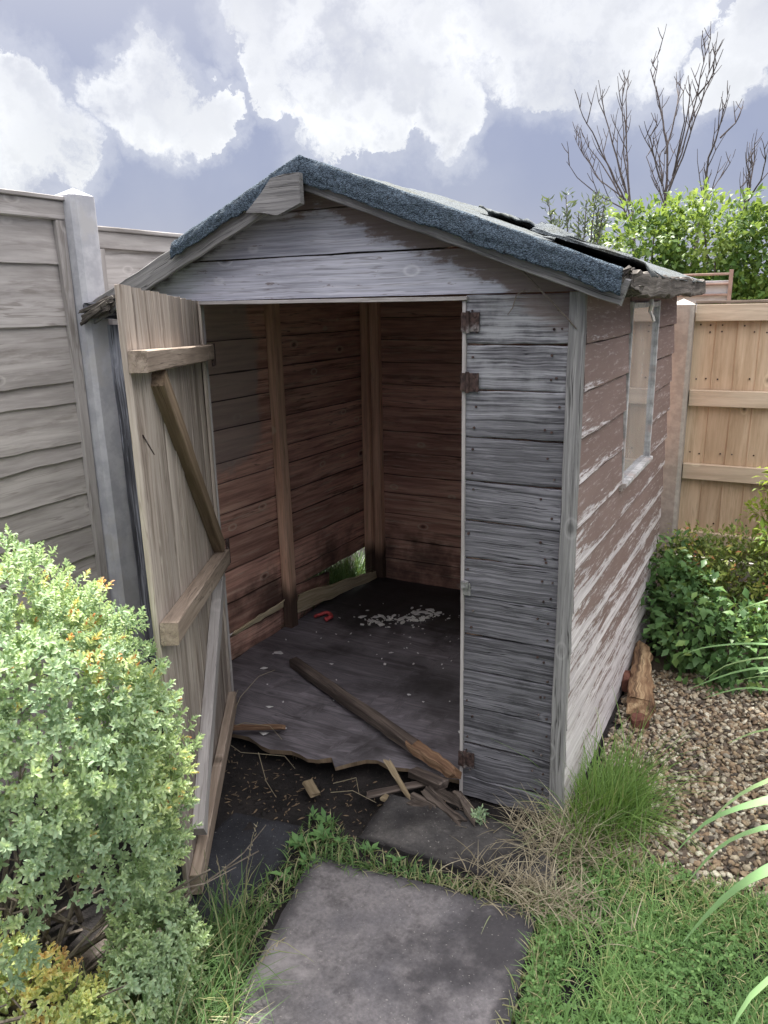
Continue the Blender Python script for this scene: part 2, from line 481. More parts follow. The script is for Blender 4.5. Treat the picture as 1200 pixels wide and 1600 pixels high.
L_YEL = leaf_mat('yellow_green_leaves', [(0, (0.12, 0.216, 0.048)), (.5, (0.3, 0.396, 0.072)), (.9, (0.504, 0.54, 0.096)), (1, (0.6, 0.336, 0.072))], trans=.4, rough=.45)
L_STRAP = leaf_mat('pale_strap_leaves', [(0, (0.182, 0.351, 0.156)), (.6, (0.286, 0.468, 0.221)), (1, (0.429, 0.585, 0.286))], trans=.3, rough=.4)
L_FEATH = leaf_mat('grey_green_leaves', [(0, (.06, .09, .07)), (1, (.12, .16, .12))], trans=.25)
L_WEED = leaf_mat('weed_leaves', [(0, (0.065, 0.156, 0.052)), (1, (0.156, 0.286, 0.104))], trans=.25)
G_LAWN = leaf_mat('lawn_grass_blades', [(0, (0.0954, 0.192, 0.0639)), (.5, (0.16, 0.295, 0.0978)), (.85, (0.265, 0.429, 0.15)), (.95, (0.426, 0.429, 0.207)), (1, (0.574, 0.543, 0.32))], trans=.3, rough=.5)
G_EDGE = leaf_mat('joint_grass_blades', [(0, (0.0591, 0.119, 0.0422)), (.5, (0.0992, 0.183, 0.0645)), (.85, (0.164, 0.266, 0.099)), (.95, (0.264, 0.266, 0.137)), (1, (0.356, 0.337, 0.211))], trans=.3, rough=.5)
G_TUFT = leaf_mat('bright_grass_blades', [(0, (0.086, 0.173, 0.0488)), (.5, (0.149, 0.266, 0.0731)), (.88, (0.25, 0.39, 0.13)), (1, (0.469, 0.438, 0.244))], trans=.35, rough=.45)
G_DRY = leaf_mat('dry_straw_blades', [(0, (0.15, 0.128, 0.09)), (.5, (0.285, 0.247, 0.18)), (.85, (0.45, 0.405, 0.3)), (1, (0.135, 0.21, 0.09))], trans=.2, rough=.7)

# glass: real mirror reflection by Fresnel over a clear pane; its pale diffuse is dust plus painted sky tint
m = D.materials.new('dusty_sky_tinted_glass')
m.use_nodes = True
t = NT(m.node_tree)
t.N.clear()
out = t.node('ShaderNodeOutputMaterial')
gl = t.node('ShaderNodeBsdfGlossy')
gl.inputs['Roughness'].default_value = .03
gl.inputs['Color'].default_value = (.95, .96, 1, 1)
tp = t.node('ShaderNodeBsdfTransparent')
tp.inputs[0].default_value = (.75, .78, .76, 1)
df = t.node('ShaderNodeBsdfDiffuse')
df.inputs[0].default_value = (.50, .51, .51, 1)
fr = t.node('ShaderNodeFresnel')
fr.inputs[0].default_value = 2.2
mx = t.node('ShaderNodeMixShader')
t.L.new(fr.outputs[0], mx.inputs[0])
mx0 = t.node('ShaderNodeMixShader')
dn = t.mr(t.noise(t.pos(), 6, 5, .6), .3, .8, .48, .72)
t.L.new(dn, mx0.inputs[0])
t.L.new(tp.outputs[0], mx0.inputs[1])
t.L.new(df.outputs[0], mx0.inputs[2])
t.L.new(mx0.outputs[0], mx.inputs[1])
t.L.new(gl.outputs[0], mx.inputs[2])
t.L.new(mx.outputs[0], out.inputs[0])
GLASS = m

# ------------------------------------------------------------------ world: Nishita sky behind cloud decks
w = D.worlds.new('World')
S.world = w
w.use_nodes = True
t = NT(w.node_tree)
t.N.clear()
out = t.node('ShaderNodeOutputWorld')
sky = t.node('ShaderNodeTexSky', sky_type='NISHITA')
sky.sun_disc = False
sky.sun_elevation = SUN_EL
sky.sun_rotation = math.atan2(sun_dir.x, sun_dir.y)
sky.dust_density = 2.0
bg_sky = t.node('ShaderNodeBackground')
t.L.new(sky.outputs[0], bg_sky.inputs[0])
bg_sky.inputs[1].default_value = .07
dirv = t.node('ShaderNodeTexCoord').outputs['Generated']
w1 = t.noise(dirv, 9, 7, .62, color=True)
w2 = t.noise(dirv, 34, 4, .6, color=True)
wd = t.v('ADD', dirv, t.v('MULTIPLY', t.v('SUBTRACT', w1, (.5, .5, .5)), (.115, .115, .115)))
wd = t.v('ADD', wd, t.v('MULTIPLY', t.v('SUBTRACT', w2, (.5, .5, .5)), (.03, .03, .03)))
wd = t.v('NORMALIZE', wd)
PUFFS = [((-0.764, 0.615, 0.196), 0.071), ((-0.741, 0.647, 0.18), 0.054), ((-0.768, 0.6, 0.224), 0.042), ((-0.8, 0.571, 0.186), 0.1),
         ((-0.662, 0.705, 0.254), 0.046), ((-0.662, 0.717, 0.218), 0.060), ((-0.624, 0.753, 0.207), 0.038), ((-0.692, 0.685, 0.226), 0.038), ((-0.643, 0.74, 0.197), 0.033),
         ((-0.524, 0.803, 0.285), 0.079), ((-0.536, 0.786, 0.307), 0.059), ((-0.473, 0.842, 0.261), 0.109), ((-0.42, 0.864, 0.278), 0.1),
         ((-0.383, 0.897, 0.221), 0.054), ((-0.565, 0.79, 0.24), 0.042), ((-0.448, 0.869, 0.211), 0.046), ((-0.378, 0.874, 0.305), 0.084),
         ((-0.282, 0.917, 0.282), 0.084), ((-0.218, 0.939, 0.265), 0.084), ((-0.294, 0.925, 0.242), 0.046), ((-0.186, 0.939, 0.29), 0.084),
         ((-0.275, 0.935, 0.223), 0.032), ((-0.099, 0.969, 0.227), 0.04), ((-0.07, 0.957, 0.281), 0.05), ((-0.326, 0.894, 0.308), 0.067)]
acc = None
for dvec, r in PUFFS:
    v = Vector(dvec).normalized()
    dp = t.v('DOT_PRODUCT', wd, tuple(v))
    f = t.mr(dp, math.cos(r * 1.6), math.cos(r * .30))
    acc = f if acc is None else t.m('MAXIMUM', acc, f)
z = t.sep(dirv)[2]
# elsewhere: bright broken cloud overhead and behind
over = t.noise(t.v('ADD', dirv, (3.1, 1.7, .4)), 2.6, 6, .6)
front = t.v('DOT_PRODUCT', dirv, (-.42, .87, .25))
ov = t.m('MULTIPLY', t.mr(over, .40, .60), t.m('MAXIMUM', t.mr(z, .40, .55), t.mr(front, .55, .30)))
acc = t.m('MAXIMUM', acc, ov)
tex0 = t.noise(wd, 15, 10, .72)
soft = t.m('ADD', acc, t.m('MULTIPLY', t.m('SUBTRACT', tex0, .5), .75))
wid = t.mr(t.noise(dirv, 8, 3, .5), .42, .62, .04, .20)
crisp = t.mr(soft, t.m('SUBTRACT', .84, wid), t.m('ADD', .84, wid))
veil = t.m('MULTIPLY', t.mr(soft, .25, .85), .30)
mask = t.m('MAXIMUM', crisp, veil)
tex = t.noise(dirv, 13, 8, .62)
tex2 = t.noise(t.v('ADD', dirv, (1, 2, 3)), 5, 5, .55)
cl = t.mix(t.mr(t.m('ADD', t.m('MULTIPLY', tex, .5), t.m('MULTIPLY', tex2, .5)), .41, .58), (.205, .206, .226), (.275, .274, .278))
white = t.mix(t.mr(t.noise(dirv, 26, 6, .6), .35, .65), (.285, .284, .288), (.35, .348, .347))
cl = t.mix(t.mr(t.m('ADD', acc, t.m('MULTIPLY', t.m('SUBTRACT', tex, .5), 1.4)), .86, 1.10), white, cl)
# dark lavender rain deck, lighter high up
deck = t.mix(t.mr(z, .20, .36), (.098, .106, .156), (.180, .182, .210))
deck = t.mix(t.mr(t.noise(dirv, 4, 5, .55), .4, .7, 0, .5), deck, (.145, .151, .188))
deck = t.mix(t.mr(z, .05, .14, .5, 0), deck, (.135, .142, .185))
colr = t.mix(mask, deck, cl)
zen = t.mr(z, .36, .75, 1, 5.2)
colr = t.mix(1.0, colr, t.comb(t.m('MULTIPLY', zen, t.mr(z, .36, .6, 1, 1.05)), zen, t.m('MULTIPLY', zen, t.mr(z, .36, .6, 1, .90))), 'MULTIPLY')
bg_c = t.node('ShaderNodeBackground')
t.L.new(colr, bg_c.inputs[0])
bg_c.inputs[1].default_value = 1.0
mxw = t.node('ShaderNodeMixShader')
mxw.inputs[0].default_value = .88
t.L.new(bg_sky.outputs[0], mxw.inputs[1])
t.L.new(bg_c.outputs[0], mxw.inputs[2])
t.L.new(mxw.outputs[0], out.inputs[0])
w.cycles.sampling_method = 'MANUAL'
w.cycles.sample_map_resolution = 512


# ------------------------------------------------------------------ mesh building
def tag(o, label=None, cat=None, group=None, kind=None):
    if label:
        o['label'] = label
    if cat:
        o['category'] = cat
    if group:
        o['group'] = group
    if kind:
        o['kind'] = kind
    return o


def empty(name, loc, label, cat, group=None):
    o = D.objects.new(name, None)
    COL.objects.link(o)
    o.empty_display_size = .1
    o.location = loc
    return tag(o, label, cat, group)


def finish(name, V, F, mats, parent=None, base=(0, 0, 0), gc=None, rnd=None, rim=None, mi=None, smooth=False):
    """link one mesh object; V are world coordinates, base is where its thing stands"""
    V = np.asarray(V, dtype=np.float64) - np.asarray(base, dtype=np.float64)
    me = D.meshes.new(name)
    me.from_pydata(V.tolist(), [], [list(f) for f in F])
    if not isinstance(mats, (list, tuple)):
        mats = [mats]
    for m_ in mats:
        me.materials.append(m_)
    if gc is not None:
        a = me.attributes.new('gc', 'FLOAT_VECTOR', 'POINT')
        a.data.foreach_set('vector', np.asarray(gc, dtype=np.float32).ravel())
    if rnd is not None:
        a = me.attributes.new('rnd', 'FLOAT', 'POINT')
        a.data.foreach_set('value', np.asarray(rnd, dtype=np.float32).ravel())
    if rim is not None:
        a = me.attributes.new('rim', 'FLOAT', 'POINT')
        a.data.foreach_set('value', np.asarray(rim, dtype=np.float32).ravel())
    if mi is not None:
        me.polygons.foreach_set('material_index', np.asarray(mi, dtype=np.int32))
    if smooth:
        me.polygons.foreach_set('use_smooth', np.ones(len(me.polygons), dtype=bool))
    me.update()
    o = D.objects.new(name, me)
    COL.objects.link(o)
    if parent is not None:
        o.parent = parent
    else:
        o.location = base
    return o


class MB:
    def __init__(s):
        s.V, s.F, s.G, s.R, s.E, s.M = [], [], [], [], [], []

    def board(s, a, b, wv, tv, seg=6, jit=.0012, ch=.003, wav=.0, ragged=0., end_rag=0., mat=0, rnd=None, taper=(1, 1)):
        """plank from a to b; wv, tv: half width and half thickness vectors"""
        a, b, wv, tv = Vector(a), Vector(b), Vector(wv), Vector(tv)
        L = (b - a).length
        n = seg + 1
        off = Vector((random.uniform(0, 50), random.uniform(0, 50), random.uniform(0, 50)))
        r = random.random() if rnd is None else rnd
        W, T = wv.length, tv.length
        cw, ct = min(ch / W, .4), min(ch / T, .4)
        prof = [(-1 + cw, -1), (1 - cw, -1), (1, -1 + ct), (1, 1 - ct), (1 - cw, 1), (-1 + cw, 1), (-1, 1 - ct), (-1, -1 + ct)]
        base = len(s.V)
        ax = (b - a).normalized()
        sd_ = random.uniform(0, 100)
        for i in range(n):
            f = i / seg
            c = a.lerp(b, f)
            k = taper[0] + (taper[1] - taper[0]) * f
            c = c + tv.normalized() * wav * mn.noise(Vector((f * 3 * L, sd_, 0))) + wv.normalized() * wav * .5 * mn.noise(Vector((f * 3 * L, sd_, 9)))
            for j, (x, y) in enumerate(prof):
                q = c + wv * (x * k) + tv * y
                q += Vector([random.uniform(-jit, jit) for _ in range(3)])
                if ragged:
                    q += wv.normalized() * (x * ragged * mn.noise(Vector((f * L * 14, sd_ + (5 if x > 0 else 0), 3))))
                if end_rag and i in (0, n - 1):
                    q += ax * random.uniform(-end_rag, end_rag)
                s.V.append(tuple(q))
                s.G.append((f * L + off.x, x * W + off.y, y * T + off.z))
                s.R.append(r)
                s.E.append((1 - x) / 2)
        for i in range(seg):
            for j in range(8):
                p0, p1 = base + i * 8 + j, base + i * 8 + (j + 1) % 8
                s.F.append((p0, p1, p1 + 8, p0 + 8))
                s.M.append(mat)
        s.F.append(tuple(base + j for j in range(7, -1, -1)))
        s.M.append(mat)
        e = base + seg * 8
        s.F.append(tuple(e + j for j in range(8)))
        s.M.append(mat)

    def prism(s, pts, axis_u, axis_v, org, th, mat=0, rnd=None, jit=.001):
        """flat outline (u,v) extruded by vector th; grain runs along u"""
        org, U, Vv, th = Vector(org), Vector(axis_u), Vector(axis_v), Vector(th)
        off = Vector((random.uniform(0, 50), random.uniform(0, 50), random.uniform(0, 50)))
        r = random.random() if rnd is None else rnd
        base = len(s.V)
        n = len(pts)
        vmin = min(p_[1] for p_ in pts)
        vmax = max(p_[1] for p_ in pts)
        for k in (0, 1):
            for (u_, v_) in pts:
                q = org + U * u_ + Vv * v_ + th * k + Vector([random.uniform(-jit, jit) for _ in range(3)])
                s.V.append(tuple(q))
                s.G.append((u_ + off.x, v_ + off.y, k * th.length + off.z))
                s.R.append(r)
                s.E.append(1 - (v_ - vmin) / (vmax - vmin + 1e-9))
        s.F.append(tuple(base + j for j in range(n)))
        s.M.append(mat)
        s.F.append(tuple(base + n + j for j in range(n - 1, -1, -1)))
        s.M.append(mat)
        for j in range(n):
            k = (j + 1) % n
            s.F.append((base + k, base + j, base + n + j, base + n + k))
            s.M.append(mat)

    def tube(s, pts, r0_, r1_=None, sides=6, mat=0):
        pts = [Vector(p_) for p_ in pts]
        r1_ = r0_ if r1_ is None else r1_
        n = len(pts)
        base = len(s.V)
        ref = Vector((.31, .17, .94))
        for i, p_ in enumerate(pts):
            d = (pts[min(i + 1, n - 1)] - pts[max(i - 1, 0)]).normalized()
            x = d.cross(ref)
            x = x.normalized() if x.length > 1e-4 else d.orthogonal().normalized()
            y = d.cross(x)
            rr = r0_ + (r1_ - r0_) * i / (n - 1)
            for j in range(sides):
                a = 2 * math.pi * j / sides
                s.V.append(tuple(p_ + (x * math.cos(a) + y * math.sin(a)) * rr))
                s.G.append((i * .1, a, 0))
                s.R.append(.5)
                s.E.append(0)
        for i in range(n - 1):
            for j in range(sides):
                p0, p1 = base + i * sides + j, base + i * sides + (j + 1) % sides
                s.F.append((p0, p1, p1 + sides, p0 + sides))
                s.M.append(mat)
        s.F.append(tuple(base + j for j in range(sides - 1, -1, -1)))
        s.F.append(tuple(base + (n - 1) * sides + j for j in range(sides)))
        s.M += [mat, mat]

    def build(s, name, mats, parent=None, base=(0, 0, 0), smooth=False):
        return finish(name, s.V, s.F, mats, parent, base, s.G, s.R, s.E, s.M, smooth)


def nz(x, y, z=0., s=1.):
    return mn.noise(Vector((x * s, y * s, z)))


# ------------------------------------------------------------------ ground
def ground_z(x, y):
    h = .012 * nz(x, y, 1, 3) + .006 * nz(x, y, 2, 11)
    # hollow under the broken doorway and by the door
    d = math.exp(-(((x + .8) / .75) ** 2 + ((y + .12) / .22) ** 2) ** 2)
    h -= .055 * d
    if x > .3:
        h += min(.05, (x - .3) * .05)
    return h - .01


xs = np.concatenate([[-120, -40, -15, -6], np.arange(-2.6, 1.61, .05), [3, 8, 20, 60, 120]])
ys = np.concatenate([[-120, -40, -12, -5, -3], np.arange(-2.2, 2.41, .05), [4, 9, 25, 60, 140]])
V = [(x, y, ground_z(x, y) if -2.7 < x < 1.7 and -2.4 < y < 2.5 else -.01) for y in ys for x in xs]
nx = len(xs)
F = [(j * nx + i, j * nx + i + 1, (j + 1) * nx + i + 1, (j + 1) * nx + i) for j in range(len(ys) - 1) for i in range(nx - 1)]
tag(finish('ground', V, F, SOIL, smooth=True), kind='structure')

V, F = [], []
gx = np.arange(.02, 1.9, .05)
gy = np.arange(-.35, 1.7, .05)
for y in gy:
    for x in gx:
        V.append((x, y, ground_z(x, y) + (.006 if y > -.12 + .1 * nz(x, 0, 5, 4) and x > .06 + .05 * nz(0, y, 5, 5) else -.03)))
nx = len(gx)
F = [(j * nx + i, j * nx + i + 1, (j + 1) * nx + i + 1, (j + 1) * nx + i) for j in range(len(gy) - 1) for i in range(nx - 1)]
tag(finish('gravel_bed', V, F, GBED, smooth=True), kind='structure')


# ------------------------------------------------------------------ paving slabs
def slab(pts, ztop, th, mat, label, cat, group=None, wob=.004):
    """four-cornered slab with a worn rim"""
    A, B, C_, Dd = [np.array(q) for q in pts]
    n = 44
    base = np.append((A + B + C_ + Dd) / 4, 0)
    V, F, E = [], [], []
    for j in range(n + 1):
        for i in range(n + 1):
            u_, v_ = i / n, j / n
            q = (A * (1 - u_) + B * u_) * (1 - v_) + (Dd * (1 - u_) + C_ * u_) * v_
            e = min(u_, v_, 1 - u_, 1 - v_)
            z_ = ztop - (.004 if e == 0 else 0) + wob * nz(q[0], q[1], 7, 4) + .0015 * nz(q[0], q[1], 8, 30)
            if e == 0:
                q = q + .007 * np.array([nz(q[0], q[1], 3, 12), nz(q[0], q[1], 4, 12)]) + .004 * np.array([nz(q[0], q[1], 3, 45), nz(q[0], q[1], 4, 45)])
            V.append((q[0], q[1], z_))
            E.append(1 - min(e * 5.5, 1))
    for j in range(n):
        for i in range(n):
            k = j * (n + 1) + i
            F.append((k, k + n + 1, k + n + 2, k + 1))
    b_top = len(F)
    ring = [i for i in range(n)] + [j * (n + 1) + n for j in range(n)] + [n * (n + 1) + n - i for i in range(n)] + [(n - j) * (n + 1) for j in range(n)]
    b0 = len(V)
    for k in ring:
        V.append((V[k][0], V[k][1], ztop - th))
        E.append(1)
    for a in range(len(ring)):
        b = (a + 1) % len(ring)
        F.append((ring[a], ring[b], b0 + b, b0 + a))
    F.append(tuple(b0 + a for a in range(len(ring))))
    o = finish('paving_slab', V, F, mat, None, base, rim=E)
    return tag(o, label, cat, group)


GS = 'concrete slabs of the path to the shed'
slab([(-.645, -.54), (.045, -.445), (.135, -1.10), (-.50, -1.22)], .013, .05, SLAB, 'large square grey concrete slab nearest the camera at the foot of the path', 'paving slab', GS)
slab([(-.575, -.15), (.02, -.10), (.08, -.375), (-.565, -.40)], .008, .05, SLAB2, 'soil smeared slab with pale worn patch, between the big slab and the doorway', 'paving slab', GS)
slab([(-1.02, -.46), (-.73, -.42), (-.70, -.93), (-1.0, -.97)], -.004, .05, SLAB3, 'dark blue grey slab under the bottom of the open door', 'paving slab', GS)
slab([(-1.02, -.985), (-.74, -.95), (-.72, -1.2), (-1.0, -1.25)], .006, .05, SLAB4, 'brown slab half covered by the hedge beside the door', 'paving slab', GS)

# ------------------------------------------------------------------ the shed
SB = (-.87, .87, 0)
shed = empty('garden_shed', SB, 'derelict wooden garden shed with peeling boards, torn blue felt roof and open door', 'shed')


def part(mb, name, mats, parent=shed, smooth=False):
    return mb.build(name, mats, parent, SB, smooth)


# front wall, right of the doorway
zr = [-.025, .06, .19, .332, .471, .601, .739, .873, .999, 1.131, 1.271, 1.418, 1.554, 1.699]
mb = MB()
for i in range(len(zr) - 1):
    z0, z1 = zr[i], zr[i + 1]
    zc, hw = (z0 + z1) / 2, (z1 - z0) / 2 - .0022
    low = i < 2
    mb.board((-.358, .0016 * (i % 3), zc + random.uniform(-.002, .002)), (-.047, .0016 * (i % 2), zc + random.uniform(-.002, .002) + (.005 if i < 7 else 0)), (0, 0, hw), (0, .0075, 0),
             seg=10, jit=.0009, ch=.0035, wav=.003 if not low else .005, ragged=.002 if not low else .008, end_rag=.001)
# nail heads in it
for i in range(1, len(zr) - 1):
    for x in (-.335, -.1, -.075):
        for dz in (.03, -.035):
            if random.random() < .8:
                zc = (zr[i] + zr[i + 1]) / 2 + dz + random.uniform(-.01, .01)
                xx = x + random.uniform(-.012, .012)
                mb.tube([(xx, -.0115, zc), (xx, -.004, zc)], random.uniform(.0028, .0042), sides=7, mat=1)
part(mb, 'front_wall', [W_FRONT, RUST])
# sliver left of the doorway
mb = MB()
for i in range(len(zr) - 1):
    zc, hw = (zr[i] + zr[i + 1]) / 2, (zr[i + 1] - zr[i]) / 2 - .002
    mb.board((-1.775, 0, zc), (-1.437, 0, zc), (0, 0, hw), (0, .0075, 0), seg=5, wav=.004, ragged=.003)
part(mb, 'front_wall', W_BLACK)
# corner battens
mb = MB()
mb.board((-.021, -.013, -.075), (-.021, -.013, 1.70), (.0235, 0, 0), (0, .011, 0), seg=14, jit=.001, ch=.003, wav=.004, ragged=.003)
part(mb, 'corner_batten', W_GREY)
mb = MB()
mb.board((-1.782, -.013, -.02), (-1.808, -.013, 1.62), (.044, 0, 0), (0, .012, 0), seg=14, jit=.002, ch=.003, wav=.006, ragged=.008)
part(mb, 'corner_batten', W_BLACK)
# door frame: header and jambs
mb = MB()
mb.board((-1.44, -.004, 1.694), (-.352, -.004, 1.6885), (0, 0, .006), (0, .019, 0), seg=12, jit=.0008, ch=.0015)
mb.board((-.3635, .006, -.03), (-.3635, .006, 1.681), (.0055, 0, 0), (0, .02, 0), seg=10, jit=.0006, ch=.0015)
mb.board((-1.423, .012, .0), (-1.423, .012, 1.686), (.018, 0, 0), (0, .02, 0), seg=10, jit=.0008, ch=.002)
part(mb, 'door_frame', W_FENCE)
mb = MB()
mb.board((-.335, .03, .04), (-.335, .03, 1.68), (.024, 0, 0), (0, .0195, 0), seg=6)
part(mb, 'stud', W_STUD)

# gable


def rl(x):
    return 2.105 - (.372 * (x + .87) if x > -.87 else .418 * (-.87 - x))


def gx_at(z, dz):
    """x range of the gable under the roof line lowered by dz"""
    zz = z + dz
    return -.87 - (2.105 - zz) / .418, -.87 + (2.105 - zz) / .372


mb = MB()
for (z0, z1) in ((1.701, 1.832), (1.838, 1.972), (1.976, 2.072)):
    l0, r0_ = gx_at(z0, .03)
    l1, r1_ = gx_at(z1, .03)
    l0, r0_ = max(l0, -1.77), min(r0_, -.002)
    if z0 > 1.95:
        r1_ = max(r1_, l1 + .02)
    n = 14
    lo = [(l0 + (r0_ - l0) * k / n, z0 + .0016 * nz(k, z0, 0, 2.3)) for k in range(n + 1)]
    hi = [(r1_ + (l1 - r1_) * k / n, z1 + .0016 * nz(k, z1, 0, 2.3)) for k in range(n + 1)]
    mb.prism(lo + hi, (1, 0, 0), (0, 0, 1), (0, -.006, 0), (0, .014, 0))
part(mb, 'gable', W_GABLE)

# right side wall, with the window opening y .66-1.21, z 1.009-1.66
mb = MB()
zs = [-.02, .05, .187, .324, .461, .598, .735, .872, 1.009, 1.146, 1.283, 1.42, 1.557, 1.70]
Y1 = 1.75
for i in range(len(zs) - 1):
    z0, z1 = zs[i], zs[i + 1]
    zc, hw = (z0 + z1) / 2, (z1 - z0) / 2 - .001
    spans = [(.002, Y1)] if zc < 1.0 else [(.002, .648), (1.222, Y1)]
    for (a, b) in spans:
        # feather-edged: each board leans out a little at its foot
        tv = Vector((.006, 0, 0))
        wv = Vector((-.0045, 0, hw))
        mb.board((-.006, a, zc), (-.006 + random.uniform(-.001, .002), b, zc), wv, tv, seg=18 if b > 1.5 and a < .1 else 8, jit=.0009, ch=.003,
                 wav=.004, ragged=.003 if i > 1 else .012)
    if zc > 1.557:
        mb.board((-.006, .65, 1.682), (-.006, 1.22, 1.682), (0, 0, .017), (.0055, 0, 0), seg=4)
part(mb, 'side_wall', W_SIDE)
# window
mb = MB()
for (a, b, wv) in (((-.002, .649, .985), (-.002, .649, 1.668), (0, .007, 0)), ((-.002, 1.221, 1.012), (-.002, 1.221, 1.668), (0, .009, 0)),
                   ((-.002, .662, 1.655), (-.002, 1.208, 1.655), (0, 0, .010))):
    mb.board(a, b, wv, (.011, 0, 0), seg=8, jit=.0012, ch=.002, ragged=.002)
mb.board((.006, .64, 1.006), (.006, 1.232, 1.006), (0, 0, .008), (.016, 0, 0), seg=8, jit=.0015, ch=.002, ragged=.003)
win = part(mb, 'window', WHITE)
mb = MB()
mb.prism([(.655, 1.012), (1.215, 1.012), (1.215, 1.648), (.655, 1.648)], (0, 1, 0), (0, 0, 1), (-.004, 0, 0), (-.004, 0, 0), jit=0)
part(mb, 'pane', GLASS, win)

# left side wall: its foot is rotted away at the back, one low board broken
mb = MB()
zl = [.06, .20, .245, .315, .473, .629, .752, .897, .991, 1.14, 1.268, 1.395, 1.53, 1.70]
xl0, xl1 = -1.745, -1.695


def lx(y):
    return xl0 + (xl1 - xl0) * y / 1.72


def lboard(y0, y1, za, zb, drop=0., **k):
    mb.board((lx(y0), y0, (za + zb) / 2), (lx(y1), y1, (za + zb) / 2 + drop), (.006, 0, (zb - za) / 2 + .006), (.006, 0, 0), **k)


for i in range(3, len(zl) - 1):
    gap = .004 if i == 10 else 0
    lboard(.005, 1.72, zl[i], zl[i + 1] - gap * 2.4, seg=14, wav=.003, ragged=.002 if i > 4 else .005)
lboard(.005, .86, .165, .315, seg=9, wav=.01, ragged=.012)
lboard(.86, 1.70, .235, .315, seg=9, wav=.006, ragged=.010)
lboard(.83, 1.24, .02, .235, drop=-.03, seg=6, wav=.008, ragged=.014, end_rag=.03)
lboard(.005, .80, .03, .150, seg=9, wav=.01, ragged=.006)
part(mb, 'side_wall', W_INT)
# back wall
zb_ = [.0, .18, .304, .466, .593, .703, .839, .964, 1.099, 1.232, 1.359, 1.484, 1.607, 1.74]
mb = MB()
for i in range(len(zb_) - 1):
    gap = .004 if i == 8 else .001
    mb.board((-1.70, 1.725, (zb_[i] + zb_[i + 1]) / 2), (-.012, 1.725, (zb_[i] + zb_[i + 1]) / 2), (0, .006, (zb_[i + 1] - zb_[i]) / 2 + (.006 if gap < .002 else .001)), (0, .006, 0), seg=16, wav=.003, ragged=.003)
l0, r0_ = gx_at(1.74, .03)
mb.prism([(l0, 1.742), (r0_, 1.742), (-.87, 2.07)], (1, 0, 0), (0, 0, 1), (0, 1.72, 0), (0, .012, 0))
part(mb, 'back_wall', W_INT)
# inside framing
for (p0_, p1_, wv, tv) in (((-1.678, .84, .045), (-1.690, .84, 1.69), (0, .031, 0), (.024, 0, 0)),
                           ((-1.655, 1.665, .05), (-1.655, 1.68, 1.69), (0, .024, 0), (.024, 0, 0)),
                           ((-1.60, 1.695, .05), (-1.60, 1.695, 1.69), (.026, 0, 0), (0, .022, 0)),
                           ((-.04, 1.69, .03), (-.04, 1.69, 1.69), (.02, 0, 0), (0, .024, 0)),
                           ((-.04, .63, .03), (-.04, .63, 1.69), (.02, 0, 0), (0, .015, 0))):
    mb = MB()
    mb.board(p0_, p1_, wv, tv, seg=10, jit=.0008, ch=.002, wav=.002)
    part(mb, 'stud', W_STUD)

# floor with a broken front edge
mb = MB()
edge = [(-1.71, -.0), (-1.50, -.06), (-1.36, -.115), (-1.24, -.10), (-1.13, -.135), (-1.02, -.10), (-.93, -.125), (-.86, -.075), (-.83, -.13), (-.79, -.085), (-.72, -.02), (-.63, -.035), (-.55, -.012), (-.45, -.02), (-.37, .0), (-.03, .03)]


def fz(x, y):
    return .045 - .022 * max(0, (.25 - y)) / .3 + .008 * nz(x, y, 3, 2.5) + .002 * nz(x, y, 6, 18)


n = 40
rows = 26
V, F, G, R_, E = [], [], [], [], []
for i in range(n + 1):
    x = -1.70 + 1.67 * i / n
    for k in range(len(edge) - 1):
        if edge[k][0] <= x <= edge[k + 1][0]:
            f = (x - edge[k][0]) / (edge[k + 1][0] - edge[k][0])
            ye = edge[k][1] + f * (edge[k + 1][1] - edge[k][1]) + random.uniform(-.008, .008)
    for j in range(rows + 1):
        y = ye + (1.71 - ye) * (j / rows) ** 1.15
        plank = int((y + 10) / .145)
        random.seed(plank * 7)
        rr, oo = random.random(), random.uniform(0, 40)
        V.append((x, y, fz(x, y) + (.0015 * ((plank * 37) % 5))))
        G.append((x + oo, y, 0))
        R_.append(rr)
        E.append(0)
random.seed(99)
m_ = rows + 1
for i in range(n):
    for j in range(rows):
        k = i * m_ + j
        F.append((k, k + m_, k + m_ + 1, k + 1))
nt = len(V)
for q in list(V):
    V.append((q[0], q[1] + .004, q[2] - .020 + random.uniform(-.004, .004)))
G += G
R_ += R_
E += E
for i in range(n):
    a, b = i * m_, (i + 1) * m_
    F.append((a, nt + a, nt + b, b))
for i in range(n):
    for j in range(rows):
        k = nt + i * m_ + j
        F.append((k, k + 1, k + m_ + 1, k + m_))
MI = [0] * (n * rows) + [1] * n + [0] * (n * rows)
finish('floor', V, F, [W_FLOOR, W_BRACE], shed, SB, G, R_, E, MI)
mb = MB()
for y in (.12, .9, 1.6):
    mb.board((-1.68, y, -.005), (-.1, y, .0), (0, .025, 0), (0, 0, .022), seg=6, wav=.004)
part(mb, 'floor_bearer', W_BLACK)

# ------------------------------------------------ roof
mb = MB()
for k in range(8):
    y0 = -.075 + k * .242
    y1 = y0 + .238
    mb.prism([(-.868, rl(-.868) - .020), (.10, rl(.10) - .020), (.10, rl(.10) - .008), (-.868, rl(-.868) - .008)], (1, 0, 0), (0, 0, 1), (0, y0, 0), (0, y1 - y0, 0))
    mb.prism([(-1.845, rl(-1.845) - .020), (-.872, rl(-.872) - .020), (-.872, rl(-.872) - .008), (-1.845, rl(-1.845) - .008)], (1, 0, 0), (0, 0, 1), (0, y0, 0), (0, y1 - y0, 0))
part(mb, 'roof_board', W_ROT)


